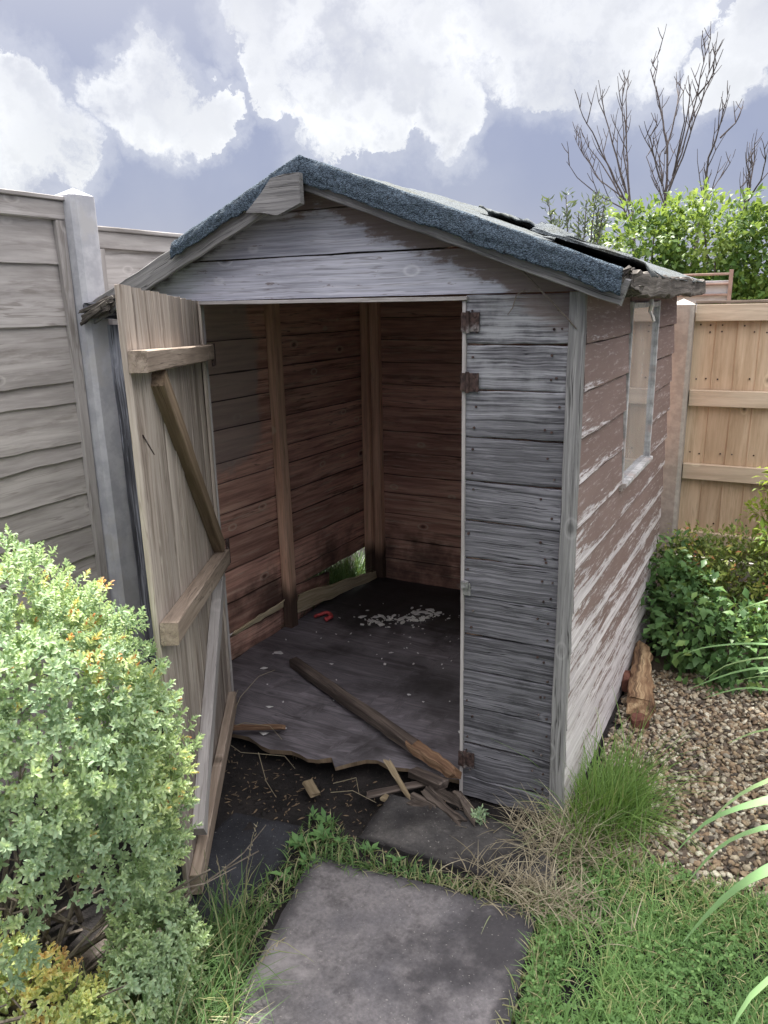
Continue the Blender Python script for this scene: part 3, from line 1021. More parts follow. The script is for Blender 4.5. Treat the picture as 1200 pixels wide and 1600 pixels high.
def felt(side):
    nx_, ny_ = 46, 70
    V, F = [], []
    idx = {}
    for i in range(nx_ + 1):
        for j in range(ny_ + 1):
            u_ = i / nx_
            x = -.87 + (.985 * u_ if side > 0 else -.975 * u_)
            y = -.102 + 1.97 * j / ny_
            z_ = rl(x) + .006 + .007 * nz(x, y, 2, 4) + .003 * nz(x, y, 5, 14) + .0015 * nz(x, y, 6, 40)
            if side > 0:
                # felt lifted behind two tears
                if y > .30 and -.24 < x < .10:
                    z_ += .036 * math.exp(-(y - .30) / .16) * min(1, (x + .24) / .10)
                if y > .62 and -.52 < x < -.24:
                    z_ += .028 * math.exp(-(y - .62) / .2) * min(1, (x + .52) / .05, (-.24 - x) / .03)
                y2 = y + .01 * nz(x, y, 4, 9)
            else:
                y2 = y
            idx[i, j] = len(V)
            V.append((x, y2, z_))
    for i in range(nx_):
        for j in range(ny_):
            x, y, _ = V[idx[i, j]]
            if side > 0:
                if .155 + .03 * nz(x, 1, 1, 15) < y < .30 and -.20 + .03 * nz(y, 3, 3, 20) < x < .094:
                    continue
                if .555 < y < .62 and -.50 < x < -.26:
                    continue
                if x > .085 and nz(y, 8, 8, 7) > .12:
                    continue
            else:
                if x < -1.40 and y < .5 + .2 * nz(x, y, 8, 6):
                    continue
            q = (idx[i, j], idx[i + 1, j], idx[i + 1, j + 1], idx[i, j + 1])
            F.append(q if side > 0 else q[::-1])
    o = finish('roofing_felt', V, F, FELT, shed, SB, smooth=True)
    md = o.modifiers.new('thick', 'SOLIDIFY')
    md.thickness = .004
    md.offset = -1
    return o


felt(1)
felt(-1)


def strip(x0, x1, top, h0, h1, y):
    """mineral felt turned down over the front edge, ragged lower rim"""
    n, r = 150, 12
    V, F = [], []
    for i in range(n + 1):
        f = i / n
        x = x0 + (x1 - x0) * f
        h = h0 + (h1 - h0) * f + .009 * nz(x, 2, 0, 9) + .006 * nz(x, 5, 0, 40)
        for j in range(r + 1):
            g = j / r
            zz = rl(x) + top - h * g + .004 * nz(x, g * 3, 7, 8)
            yy = y - .006 + .004 * nz(x, g * h * 4, 1, 12) + .0034 * nz(x * 60, g * h * 60, 3, 1) + (.012 * (1 - g) ** 4 if g < .5 else 0)
            V.append((x, yy, zz))
    for i in range(n):
        for j in range(r):
            k = i * (r + 1) + j
            F.append((k, k + 1, k + r + 2, k + r + 1))
    o = finish('felt_edge_strip', V, F, FELT_EDGE, shed, SB, smooth=True)
    md = o.modifiers.new('thick', 'SOLIDIFY')
    md.thickness = .005
    md.offset = 1 if x1 > x0 else -1
    return o


strip(-.873, .112, .014, .072, .066, -.104)
strip(-.867, -1.41, .014, .062, .050, -.104)
# bargeboards behind the felt strip
mb = MB()
a, b = (-.865, -.088, rl(-.865) - .046), (.118, -.088, rl(.118) - .044)
mb.board(a, b, (.012, 0, .033), (0, .008, 0), seg=16, jit=.0012, ch=.002, wav=.004, ragged=.004, end_rag=.006)
part(mb, 'bargeboard', W_GREY)
mb = MB()
mb.board((-.875, -.088, rl(-.875) - .046), (-1.85, -.088, rl(-1.85) - .032), (.0145, 0, -.034), (0, .009, 0), seg=18, jit=.0015, ch=.003, wav=.006, ragged=.006, end_rag=.012)
part(mb, 'bargeboard', W_GREY)
mb = MB()
mb.prism([(-1.061, 1.965), (-.998, 2.02), (-.958, 2.059), (-.905, 2.064), (-.853, 2.067), (-.851, 1.978), (-.90, 1.962), (-.938, 1.950), (-1.0, 1.962)], (.9, 0, .43), (0, 0, 1),
         (-.09, -.136, .39), (0, .025, 0), jit=.002) if False else mb.prism([(-1.061, 1.965), (-.998, 2.02), (-.958, 2.059), (-.905, 2.064), (-.853, 2.067), (-.851, 1.978), (-.90, 1.962), (-.938, 1.950), (-1.0, 1.962)], (1, 0, 0), (0, 0, 1), (0, -.136, 0), (0, .022, 0), jit=.002)
part(mb, 'gable_block', W_GREY)
# eaves beams and their rotten ends
mb = MB()
mb.board((.095, .02, 1.715), (.088, 1.86, 1.722), (0, 0, .034), (.021, 0, 0), seg=24, jit=.003, ch=.006, wav=.012, ragged=.012, end_rag=.01)
part(mb, 'eaves_beam', W_ROT)
mb = MB()
mb.board((-1.835, -.13, 1.672), (-1.835, 1.86, 1.68), (0, 0, .030), (.020, 0, 0), seg=24, jit=.004, ch=.006, wav=.012, ragged=.014, end_rag=.012)
part(mb, 'eaves_beam', W_BLACK)
mb = MB()
for k in range(16):
    a = Vector((.085 + random.uniform(-.02, .035), -.09 + random.uniform(-.008, .06), 1.715 + random.uniform(-.03, .035)))
    mb.board(a, a + Vector((random.uniform(-.02, .02), random.uniform(.05, .13), random.uniform(-.015, .02))), (random.uniform(.006, .016), 0, .005), (0.002, 0, random.uniform(.005, .012)), seg=4, jit=.005, ch=.003, end_rag=.01)
part(mb, 'rotten_eaves_end', W_ROT)
mb = MB()
for k in range(9):
    a = Vector((-1.862 + random.uniform(0, .02), -.135 + random.uniform(-.006, .03), 1.650 + random.uniform(-.018, .03)))
    mb.board(a, a + Vector((random.uniform(.10, .15), random.uniform(-.01, .03), random.uniform(.03, .06))), (.0, random.uniform(.006, .014), .003), (-.002, 0, random.uniform(.005, .010)), seg=5, jit=.002, ch=.003, end_rag=.008, ragged=.003)
part(mb, 'rotten_eaves_end', W_ROT)
# curled flap of felt on the roof
V, F = [], []
n, r = 16, 6
for i in range(n + 1):
    for j in range(r + 1):
        f, g = i / n, j / r
        x = -.53 + .28 * f
        y = .63 - .10 * g + .02 * nz(x, g, 0, 9)
        z_ = rl(x) + .012 + .036 * math.sin(g * 1.9) * (0.55 + .5 * nz(f * 4, 1, 2)) + .012 * nz(f * 9, g * 4, 4)
        V.append((x, y, z_))
for i in range(n):
    for j in range(r):
        k = i * (r + 1) + j
        F.append((k, k + 1, k + r + 2, k + r + 1))
o = finish('felt_flap', V, F, FELT, shed, SB, smooth=True)
o.modifiers.new('thick', 'SOLIDIFY').thickness = .005
mb = MB()
mb.board((-.30, .50, rl(-.30) + .035), (-.17, .46, rl(-.17) + .03), (.0, .03, .012), (0, -.003, .005), seg=6, jit=.004, ch=.002, end_rag=.02)
mb.board((-.26, .30, rl(-.26) + .022), (.06, .285, rl(.06) + .040), (.0, .012, .002), (0, 0, .004), seg=8, jit=.003, ch=.002, end_rag=.01)
part(mb, 'felt_scrap', FELT)

# hinges and catches on the right jamb
for (zc, kind) in ((1.62, 0), (1.441, 1), (.775, 2), (.131, 3)):
    mb = MB()
    if kind == 2:
        mb.board((-.352, -.020, zc - .002), (-.352, -.020, zc + .020), (.012, 0, 0), (0, .009, 0), seg=3, jit=.001, ch=.003)
        mb.board((-.347, -.011, zc - .030), (-.347, -.011, zc + .012), (.012, 0, 0), (0, .004, 0), seg=3, jit=.001, ch=.001)
    else:
        mb.board((-.330, -.0135, zc - .028), (-.330, -.0135, zc + .028), (.016, 0, 0), (0, .003, 0), seg=4, jit=.0006, ch=.001)
        mb.board((-.361, -.018, zc - .028), (-.361, -.018, zc + .028), (.010, 0, 0), (0, .003, 0), seg=4, jit=.0006, ch=.001)
        mb.tube([(-.349, -.0195, zc - .032), (-.349, -.0195, zc + .032)], .0058, sides=8)
        for dz in (-.018, .018):
            mb.tube([(-.326, -.019, zc + dz), (-.326, -.014, zc + dz)], .004, sides=7)
    part(mb, 'hinge' if kind != 2 else 'door_catch', [RUST, RUST, STEEL, RUST][kind])
# dead stem tacked across the corner under the eave
mb = MB()
mb.tube([(-.19, -.05, 1.775), (-.14, -.045, 1.725), (-.09, -.04, 1.675), (-.045, -.032, 1.628), (-.02, -.028, 1.60)], .0035, .002)
mb.tube([(-.175, -.018, 1.708), (-.20, -.018, 1.695), (-.21, -.018, 1.66), (-.225, -.018, 1.64)], .0022, .0012)
part(mb, 'dry_stem', TWIG)
mb = MB()
mb.tube([(.07, .62, 1.672), (.075, .61, 1.655), (.068, .62, 1.635), (.078, .615, 1.618), (.085, .61, 1.60)], .008, .005, sides=6)
part(mb, 'frayed_cord', CORD)

# ------------------------------------------------ door, hinged at the left jamb and swung out over the path
H0 = Vector((-1.408, -.01, 0))
F0 = Vector((-.893, -.862, 0))
du = (F0 - H0).normalized()
DL = (F0 - H0).length
dn = Vector((-du.y, du.x, 0))          # towards the inside face
if dn.x < 0:
    dn = -dn


def dp(u_, z_, n_=0.):
    """point of the door: u from hinge (0) to free edge (1)"""
    q = H0 + du * (u_ * DL) + dn * n_
    tw = .02 * u_ * (1 - z_ / 1.7)
    return Vector((q.x + tw, q.y, z_))


mb = MB()
nb = 10
for k in range(nb):
    ua, ub = k / nb, (k + 1) / nb - .004
    um = (ua + ub) / 2
    ztop = 1.700 + .035 * um + random.uniform(-.001, .001)
    zbot = .045 - .06 * um + random.uniform(-.012, .012)
    mb.board(dp(um, zbot, random.uniform(-.0015, .0015)), dp(um, ztop, random.uniform(-.0015, .0015)), du * ((ub - ua) * DL / 2), dn * .008, seg=14, jit=.0009, ch=.0028, wav=.003, ragged=.002, end_rag=.0012)
door = part(mb, 'door', W_DOOR)


def dboard(name, u0_, z0_, u1_, z1_, w, th, mat, lift=0., **k):
    a, b = dp(u0_, z0_, .008 + th + lift), dp(u1_, z1_, .008 + th + lift)
    ax = (b - a).normalized()
    wv = dn.cross(ax).normalized() * w
    q = MB()
    q.board(a, b, wv, dn * th, **dict(dict(seg=8, jit=.001, ch=.003, wav=.002), **k))
    return part(q, name, mat, door)


dboard('ledge', 1.0, 1.555, .02, 1.520, .027, .024, W_LEDGE)
dboard('ledge', .995, .845, .02, .735, .032, .024, W_LEDGE)
dboard('ledge', .985, .045, .02, .115, .036, .016, W_LEDGE)
dboard('brace', .80, 1.50, .06, .785, .028, .019, W_BRACE)
dboard('brace', .11, .695, .88, .145, .030, .019, W_FENCE)
dboard('edge_strip', .012, .06, .012, 1.70, .013, .006, W_DOOR, lift=.001)
mb = MB()
mb.board(dp(.02, .70, .05), dp(.02, .80, .05), du * .012, dn * .004, seg=3, ch=.001)
mb.tube([dp(-.005, .70, .05), dp(-.005, .80, .05)], .006, sides=8)
part(mb, 'hinge', RUST, door)
mb = MB()
mb.board(dp(.02, 1.47, .052), dp(.02, 1.55, .052), du * .012, dn * .004, seg=3, ch=.001)
mb.tube([dp(-.005, 1.47, .052), dp(-.005, 1.55, .052)], .006, sides=8)
part(mb, 'hinge', RUST, door)
mb = MB()
mb.tube([dp(.95, 1.37, .0085), dp(.93, 1.34, .016), dp(.90, 1.31, .02)], .0022, .0015)
part(mb, 'bent_nail', RUST, door)


# ------------------------------------------------------------------ loose timber and rubbish
def loose(name, a, b, wv, tv, mat, label, cat, group=None, **k):
    q = MB()
    q.board(a, b, wv, tv, **dict(dict(seg=10, jit=.002, ch=.004, wav=.0015), **k))
    base = tuple((Vector(a) + Vector(b)) / 2 - Vector((0, 0, Vector(tv).length)))
    o = q.build(name, mat, None, base)
    return tag(o, label, cat, group)


# the long dark plank across the doorway, with a freshly split end
a, b = Vector((-1.385, .44, .075)), Vector((-.365, -.065, .095))
ax = (b - a).normalized()
sidev = Vector((0, 0, 1)).cross(ax).normalized()
pl = empty('loose_plank', ((a + b) / 2 - Vector((0, 0, .03))), 'long dark wet plank lying diagonally across the doorway, its near end split and raw', 'plank')
bs_ = tuple((a + b) / 2 - Vector((0, 0, .03)))
q = MB()
mid = a.lerp(b, .80)
q.board(a, mid, sidev * .024, Vector((0, 0, .021)), seg=14, jit=.002, ch=.006, wav=.006, ragged=.004, end_rag=.01)
q.build('plank_body', W_PLANK, pl, bs_)
q = MB()
q.board(mid, b, sidev * .026, Vector((0, 0, .019)), seg=8, jit=.003, ch=.004, ragged=.006, end_rag=.025, taper=(1, .5))
o = q.build('split_end', W_RAW, pl, bs_)
o['label'] = 'raw orange brown split end'

GW = 'splintered wood lying at the shed doorway'
loose('wood_splinter', (-.652, -.03, .045), (-.475, -.165, .0), (.008, .010, 0), (0, 0, .004), W_YEL, 'long pale splinter poking down from the broken floor edge', 'splinter', GW, taper=(1, .5), end_rag=.01, seg=6)
loose('wood_splinter', (-1.33, -.14, .062), (-1.12, -.03, .062), (.006, -.013, 0), (0, 0, .006), W_RAW, 'flat orange brown splinter on the floor edge beside the open door', 'splinter', GW, end_rag=.012, seg=6, ragged=.006)
loose('wood_splinter', (-.90, -.19, -.02), (-.83, -.245, -.02), (.012, .016, 0), (0, 0, .006), W_YEL, 'short pale wood chip on the soil before the doorway', 'splinter', GW, seg=4, end_rag=.006)
loose('wood_splinter', (-.60, -.16, -.01), (-.545, -.175, .0), (.006, .015, 0), (0, 0, .007), W_YEL, 'stubby pale block below the long splinter', 'splinter', GW, seg=4, end_rag=.006)
loose('wood_splinter', (-.66, -.17, -.015), (-.47, -.03, .012), (-.010, .014, 0), (0, 0, .006), W_PLANK, 'dark flat offcut leaning under the floor edge by the plank', 'splinter', GW, seg=5, end_rag=.01)
loose('wood_splinter', (-.55, -.02, .022), (-.40, -.08, .05), (.01, .020, 0), (0, 0, .016), W_PLANK, 'short brown block propped beneath the split plank end', 'splinter', GW, seg=4, end_rag=.006)
GR = 'rotten black slivers heaped at the foot of the jamb'
for k, (x0_, y0_, x1_, y1_, zz, lab) in enumerate((
        (-.50, -.13, -.27, -.175, .005, 'longest rotten sliver at the bottom of the heap by the jamb'),
        (-.46, -.10, -.285, -.185, .018, 'rotten sliver crossing the heap by the jamb towards the weed'),
        (-.44, -.075, -.30, -.12, .028, 'brown topped rotten sliver uppermost in the heap by the jamb'),
        (-.49, -.16, -.36, -.155, .008, 'short black sliver at the left end of the heap by the jamb'),
        (-.36, -.065, -.245, -.165, .03, 'steep thin sliver leaning on the bottom board of the front wall'))):
    loose('rotten_sliver', (x0_, y0_, zz), (x1_, y1_, zz - .012), (.006, .016, 0), (0, 0, .007), W_SLIV, lab, 'splinter', GR, seg=6, jit=.004, end_rag=.02, ragged=.012)
loose('pale_board', (-1.665, .885, .155), (-1.60, 1.62, .085), (.008, 0, .050), (.012, 0, .004), W_PALE, 'pale yellow split board lying along the rotted foot of the left wall', 'board', ragged=.018, end_rag=.02, taper=(1.1, .55))
loose('pale_board', (-1.715, .42, .165), (-1.69, .80, .185), (.002, 0, .016), (.006, 0, 0), W_PALE, 'narrow pale broken batten low on the left wall before the stud', 'board', ragged=.008, end_rag=.02, taper=(.5, 1.2))
# split log by the right wall
lg = loose('split_log', (.035, 1.24, .10), (.115, .76, .045), (.046, .012, -.006), (.004, .006, .026), W_LOG, 'split chunk of golden timber leaning by the right wall on the gravel', 'timber', seg=16, jit=.006, ch=.012, ragged=.007, end_rag=.03, wav=.003, taper=(.7, 1.15))
mb = MB()
for k, (x, y) in enumerate(((.045, .80), (.02, .98))):
    pass
q = MB()
q.board((.005, 1.02, .05), (.03, .93, .05), (.02, .01, 0), (0, 0, .03), seg=3, jit=.004, ch=.008)
tag(q.build('broken_brick', BRICK, None, (.02, .97, .02)), 'broken red brick piece between the shed wall and split timber', 'brick', 'brick pieces by the split timber')
q = MB()
q.board((.105, .73, .02), (.135, .68, .02), (.025, .015, 0), (0, 0, .02), seg=3, jit=.004, ch=.008)
tag(q.build('broken_brick', BRICK, None, (.12, .70, 0)), 'broken red brick piece in the gravel below the split timber', 'brick', 'brick pieces by the split timber')
# red horseshoe-shaped scrap
q = MB()
pts = []
for k in range(15):
    a = rad(-40 + 250 * k / 14)
    pts.append((-1.57 + .042 * math.cos(a), .985 + .050 * math.sin(a), .062 + .004 * math.sin(k)))
q.tube(pts, .012, .008, sides=8)
tag(q.build('plastic_hook', PINK, None, (-1.57, .985, .05), smooth=True), 'small horseshoe of faded red plastic on the shed floor by the stud', 'plastic scrap')

# paint flakes and crumbs on the shed floor
V, F = [], []


def flake(x, y, z_, sx, sy, rot):
    n = random.randint(4, 6)
    b = len(V)
    for k in range(n):
        a = 2 * math.pi * k / n + random.uniform(-.3, .3)
        px, py = sx * math.cos(a) * random.uniform(.6, 1), sy * math.sin(a) * random.uniform(.6, 1)
        V.append((x + px * math.cos(rot) - py * math.sin(rot), y + px * math.sin(rot) + py * math.cos(rot), z_ + random.uniform(.001, .005)))
    for k in range(n):
        V.append((V[b + k][0], V[b + k][1], V[b + k][2] - .0015))
    F.append(tuple(range(b, b + n)))
    F.append(tuple(range(b + 2 * n - 1, b + n - 1, -1)))
    for k in range(n):
        kk = (k + 1) % n
        F.append((b + k, b + n + k, b + n + kk, b + kk))


for k in range(185):
    if k < 110:
        f = random.random()
        x, y = -1.36 + .30 * f + random.gauss(0, .05), 1.06 + .16 * f + random.gauss(0, .03)
        if k % 3 == 0:
            x, y = -1.10 + random.gauss(0, .05), 1.28 + random.gauss(0, .035)
    elif k < 150:
        x, y = random.uniform(-1.55, -.6), random.uniform(.75, 1.4)
    else:
        x, y = random.uniform(-1.6, -.4), random.uniform(-.05, 1.5)
    s_ = random.choice((.004, .006, .008, .012, .02)) if k < 110 else random.choice((.003, .004, .005, .008))
    flake(x, y, fz(x, y) + .006, s_ * random.uniform(1, 2), s_, random.uniform(0, 3))
for (x, y, s_) in ((-1.53, .52, .028), (-1.50, .36, .016), (-1.28, .10, .014), (-1.19, -.06, .02), (-1.14, .0, .014)):
    flake(x, y, fz(x, y) + .008, s_ * 1.3, s_ * .8, .4)
tag(finish('paint_flakes', V, F, FLAKE), 'white paint flakes scattered over the dark shed floor', 'flakes', kind='stuff')

# ------------------------------------------------------------------ fences
GL = 'lap fence panels left of the shed'
FXL = -1.93


def lap_panel(y0, y1, z0, z1, label, lean=0.):
    base = (FXL, (y0 + y1) / 2, 0)
    r = empty('fence_panel', base, label, 'fence panel', GL)
    q = MB()
    zz = [z1 - .04]
    for h_ in (.20, .215, .22, .075, .165, .06, .15, .13, .14, .12, .14, .13, .14, .12, .14):
        zz.append(max(zz[-1] - h_ * random.uniform(.94, 1.06), z0 + .02))
        if zz[-1] <= z0 + .021:
            break
    for k in range(len(zz) - 1):
        za, zb2 = zz[k + 1], zz[k]
        # overlapping feather-edged boards with wavy waney edges
        q.board((FXL + .006, y0 + .01, (za + zb2) / 2), (FXL + .006, y1 - .01, (za + zb2) / 2 + random.uniform(-.008, .008)), (-.006, 0, (zb2 - za) / 2 + .006), (.005, 0, 0), seg=22, jit=.001, ch=.002, wav=.006, ragged=.006 if k not in (3, 5) else .014)
    q.build('lap_boards', W_FENCE, r, base)
    q = MB()
    q.board((FXL + .02, y0 + .002, z1 - .045), (FXL + .02, y1 - .002, z1 - .045), (0, 0, .032), (.011, 0, 0), seg=10)
    q.board((FXL + .02, y0 + .002, z0 + .03), (FXL + .02, y1 - .002, z0 + .03), (0, 0, .03), (.011, 0, 0), seg=10)
    for y in ((y0 + .022), (y1 - .022)):
        q.board((FXL + .021, y, z0 + .062), (FXL + .021, y, z1 - .079), (0, .02, 0), (.011, 0, 0), seg=10, wav=.003)
    q.build('panel_frame', W_FENCE, r, base)
    q = MB()
    q.board((FXL + .012, y0, z1 - .004), (FXL + .012, y1, z1 - .004), (.030, 0, 0), (0, 0, .008), seg=10, jit=.001)
    q.build('capping_rail', W_FENCE, r, base)
    return r


lap_panel(-1.94, -.118, .20, 2.075, 'pale grey lap fence panel nearest the camera behind the hedge')
lap_panel(.012, 1.86, .12, 1.985, 'lower grey lap fence panel half hidden by the shed roof')


def conc_post(x, y, z1, hw, mat, label, group, lean=(0, 0)):
    base = (x, y, 0)
    h = z1 - .03
    prof = []
    c_ = .016
    for (sx, sy) in ((1, -1), (1, 1), (-1, 1), (-1, -1)):
        pass
    ring = [(hw, -hw + c_), (hw, hw - c_), (hw - c_, hw), (-hw + c_, hw), (-hw, hw - c_), (-hw, -hw + c_), (-hw + c_, -hw), (hw - c_, -hw)]
    V, F = [], []
    lev = [-.3] + [h * k / 10 for k in range(11)]
    for z_ in lev:
        for (a, b) in ring:
            f = z_ / h
            V.append((x + a + lean[0] * f + .0015 * nz(z_, a * 50, 1, 6), y + b + lean[1] * f + .0015 * nz(z_, b * 50, 2, 6), z_))
    for k in range(len(lev) - 1):
        for j in range(8):
            F.append((k * 8 + j, k * 8 + (j + 1) % 8, k * 8 + 8 + (j + 1) % 8, k * 8 + 8 + j))
    t0 = (len(lev) - 1) * 8
    V.append((x + lean[0], y + lean[1], z1))
    for j in range(8):
        F.append((t0 + j, t0 + (j + 1) % 8, len(V) - 1))
    o = finish('concrete_post', V, F, mat, None, base)
    return tag(o, label, 'fence post', group)


conc_post(-1.905, -.05, 2.115, .058, CONC, 'tall pale concrete post between the two grey lap panels', 'concrete fence posts', (.0, -.012))
conc_post(-.015, 2.11, 1.672, .058, CONC2, 'warm grey concrete post at the back right corner of the shed', 'concrete fence posts')
# golden closeboard fence along the back
FY = 2.16


def closeboard(x0, x1, label):
    base = ((x0 + x1) / 2, FY, 0)
    r = empty('fence_panel', base, label, 'fence panel', 'golden closeboard panels behind the shed')
    q = MB()
    x = x0
    while x < x1 - .02:
        w_ = min(.108, x1 - x)
        q.board((x + w_ / 2, FY + random.uniform(0, .006), .30), (x + w_ / 2, FY + random.uniform(0, .006), 1.60), (w_ / 2 + .004, .004, 0), (0, .006, 0), seg=8, wav=.003)
        for zc in (.39, .77, 1.165, 1.40, 1.585):
            for dx in (.028, .075):
                zn = zc + (.10 if zc < 1.5 else -.05) + random.uniform(-.006, .006)
                if random.random() < .55:
                    q.tube([(x + dx, FY - .0085, zn), (x + dx, FY - .002, zn)], .0045, sides=6, mat=1)
        x += .104
    q.build('vertical_boards', [W_TAN, RUST], r, base)
    q = MB()
    for zc in (.395, .77, 1.165, 1.60):
        q.board((x0 + .004, FY - .026, zc), (x1 - .004, FY - .026, zc + .004), (0, 0, .042), (0, .016, 0), seg=8, wav=.003)
    q.build('rail', W_TANRAIL, r, base)
    q = MB()
    q.board((x0, FY - .005, 1.652), (x1, FY - .005, 1.655), (0, .035, 0), (0, 0, .008), seg=8)
    q.build('capping_rail', W_LEDGE, r, base)
    q = MB()
    q.board((x0, FY, .13), (x1, FY, .13), (0, 0, .15), (0, .02, 0), seg=4)
    q.build('gravel_board', CONC2, r, base)
    return r


closeboard(.045, 1.88, 'golden closeboard fence panel right of the shed with horizontal rails')
closeboard(-1.86, -.078, 'golden closeboard fence panel hidden directly behind the shed')

# slatted pale structure beyond the back fence
base = (.0, 3.25, 0)
r = empty('slatted_screen', base, 'pale screen with dull red rails rising just beyond the back fence', 'screen')
q = MB()
for k in range(12):
    q.board((-.75, 3.25, .08 + k * .148), (.115, 3.25, .08 + k * .148), (0, 0, .068), (0, .008, 0), seg=4)
q.build('pale_boards', PALEB, r, base)
q = MB()
for zc in (1.815, 1.755, 1.69):
    q.board((-.75, 3.228, zc), (.10, 3.228, zc), (0, 0, .007), (0, .012, 0), seg=4)
q.board((.112, 3.228, .0), (.112, 3.228, 1.84), (.011, 0, 0), (0, .014, 0), seg=4)
q.build('red_rail', REDRAIL, r, base)


# ------------------------------------------------------------------ foliage
def unit(a):
    return a / (np.linalg.norm(a, axis=-1, keepdims=True) + 1e-9)


def blunt_leaves(P, Dv, Nv, L, W, rnd, fold=.22, curl=.10):
    """oblong blunt leaves with a midrib, 8 triangles each"""
    n = len(P)
    Dv = unit(Dv)
    Sv = unit(np.cross(Dv, Nv))
    Nv = np.cross(Sv, Dv)
    L = np.asarray(L)[:, None]
    W = np.asarray(W)[:, None]
    m1 = P + Dv * L * .35 + Nv * L * curl
    m2 = P + Dv * L * .78 + Nv * L * curl
    tip = P + Dv * L
    vs = [P, m1, m2, tip]
    for sg in (1, -1):
        vs.append(m1 + Sv * (sg * W * .44) + Nv * W * fold)
        vs.append(m2 + Sv * (sg * W * .46) + Nv * W * fold)
    V = np.stack(vs, 1).reshape(-1, 3)
    b = np.arange(n)[:, None] * 8
    T = [(0, 1, 4), (4, 1, 2), (4, 2, 5), (5, 2, 3), (0, 6, 1), (6, 2, 1), (6, 7, 2), (7, 3, 2)]
    F = np.concatenate([b + np.array([q_]) for q_ in T], 0)
    gc = np.tile(np.array([[0, 0, 0], [.35, 0, 0], [.8, .1, 0], [1, .5, 0], [.35, 1, 0], [.8, 1, 0], [.35, 1, 0], [.8, 1, 0]], dtype=float), (n, 1))
    return V, F, gc, np.repeat(rnd, 8)


def leaves(P, Dv, Nv, L, W, rnd, fold=.25, curl=.12):
    """n leaves: base P, direction Dv, up Nv, arrays of length and width -> V, F, gc, rnd"""
    n = len(P)
    Dv = unit(Dv)
    Sv = unit(np.cross(Dv, Nv))
    Nv = np.cross(Sv, Dv)
    L = np.asarray(L)[:, None]
    W = np.asarray(W)[:, None]
    mid = P + Dv * L * .5 + Nv * L * curl
    tip = P + Dv * L
    l1 = P + Dv * L * .52 + Sv * W * .5 + Nv * (L * curl + W * fold)
    r1 = P + Dv * L * .52 - Sv * W * .5 + Nv * (L * curl + W * fold)
    V = np.stack([P, mid, tip, l1, r1], 1).reshape(-1, 3)
    b = np.arange(n)[:, None] * 5
    F = np.concatenate([b + np.array([[0, 1, 3]]), b + np.array([[3, 1, 2]]), b + np.array([[0, 4, 1]]), b + np.array([[4, 2, 1]])], 0)
    gc = np.tile(np.array([[0, 0, 0], [.5, 0, 0], [1, .3, 0], [.5, 1, 0], [.5, 1, 0]], dtype=float), (n, 1))
    return V, F, gc, np.repeat(rnd, 5)


def tri_mesh(name, V, F, mat, parent, base, gc, rnd, smooth=False):
    """fast linking for big triangle meshes"""
    V = np.asarray(V, dtype=np.float32) - np.asarray(base, dtype=np.float32)
    F = np.asarray(F, dtype=np.int32)
    k = F.shape[1]
    me = D.meshes.new(name)
    me.vertices.add(len(V))
    me.vertices.foreach_set('co', V.ravel())
    me.loops.add(F.size)
    me.loops.foreach_set('vertex_index', F.ravel())
    me.polygons.add(len(F))
    me.polygons.foreach_set('loop_start', np.arange(len(F), dtype=np.int32) * k)
    me.update(calc_edges=True)
    a = me.attributes.new('gc', 'FLOAT_VECTOR', 'POINT')
    a.data.foreach_set('vector', np.asarray(gc, dtype=np.float32).ravel())
    a = me.attributes.new('rnd', 'FLOAT', 'POINT')
    a.data.foreach_set('value', np.asarray(rnd, dtype=np.float32).ravel())
    if smooth:
        me.polygons.foreach_set('use_smooth', np.ones(len(F), dtype=bool))
    me.materials.append(mat)
    me.validate()
    o = D.objects.new(name, me)
    COL.objects.link(o)
    if parent is not None:
        o.parent = parent
    else:
        o.location = base
    return o


def cat_(parts):
    V, F, G, R = [], [], [], []
    b = 0
    for (v, f, g, r) in parts:
        V.append(v)
        F.append(f + b)
        G.append(g)
        R.append(r)
        b += len(v)
    return np.concatenate(V), np.concatenate(F), np.concatenate(G), np.concatenate(R)


def fbm3(P, s, seed=0.):
    return np.array([mn.noise(Vector((p_[0] * s + seed, p_[1] * s, p_[2] * s))) for p_ in P])


def blob_points(n, blobs, clump=9., amp=.16, shell=.25, seed=1.):
    """points in the outer shell of ellipsoids, pushed in and out by noise so that the outline is uneven"""
    w_ = np.array([b[1][0] * b[1][1] + b[1][1] * b[1][2] for b in blobs])
    pick = RNG.choice(len(blobs), n, p=w_ / w_.sum())
    d = unit(RNG.normal(size=(n, 3)))
    c = np.array([blobs[i][0] for i in pick])
    r = np.array([blobs[i][1] for i in pick])
    rr = 1 - shell * RNG.random(n) ** 1.6
    P0 = c + d * r
    f = 1 + amp * fbm3(P0, clump, seed) + amp * .5 * fbm3(P0, clump * 2.6, seed + 7)
    P = c + d * r * (rr * f)[:, None]
    nrm = unit(d / r)
    # drop points well inside another blob
    keep = np.ones(n, bool)
    for i, b in enumerate(blobs):
        q = (((P - np.array(b[0])) / np.array(b[1])) ** 2).sum(1)
        keep &= ~((q < (1 - shell) ** 2 * .8) & (pick != i))
    return P[keep], nrm[keep]


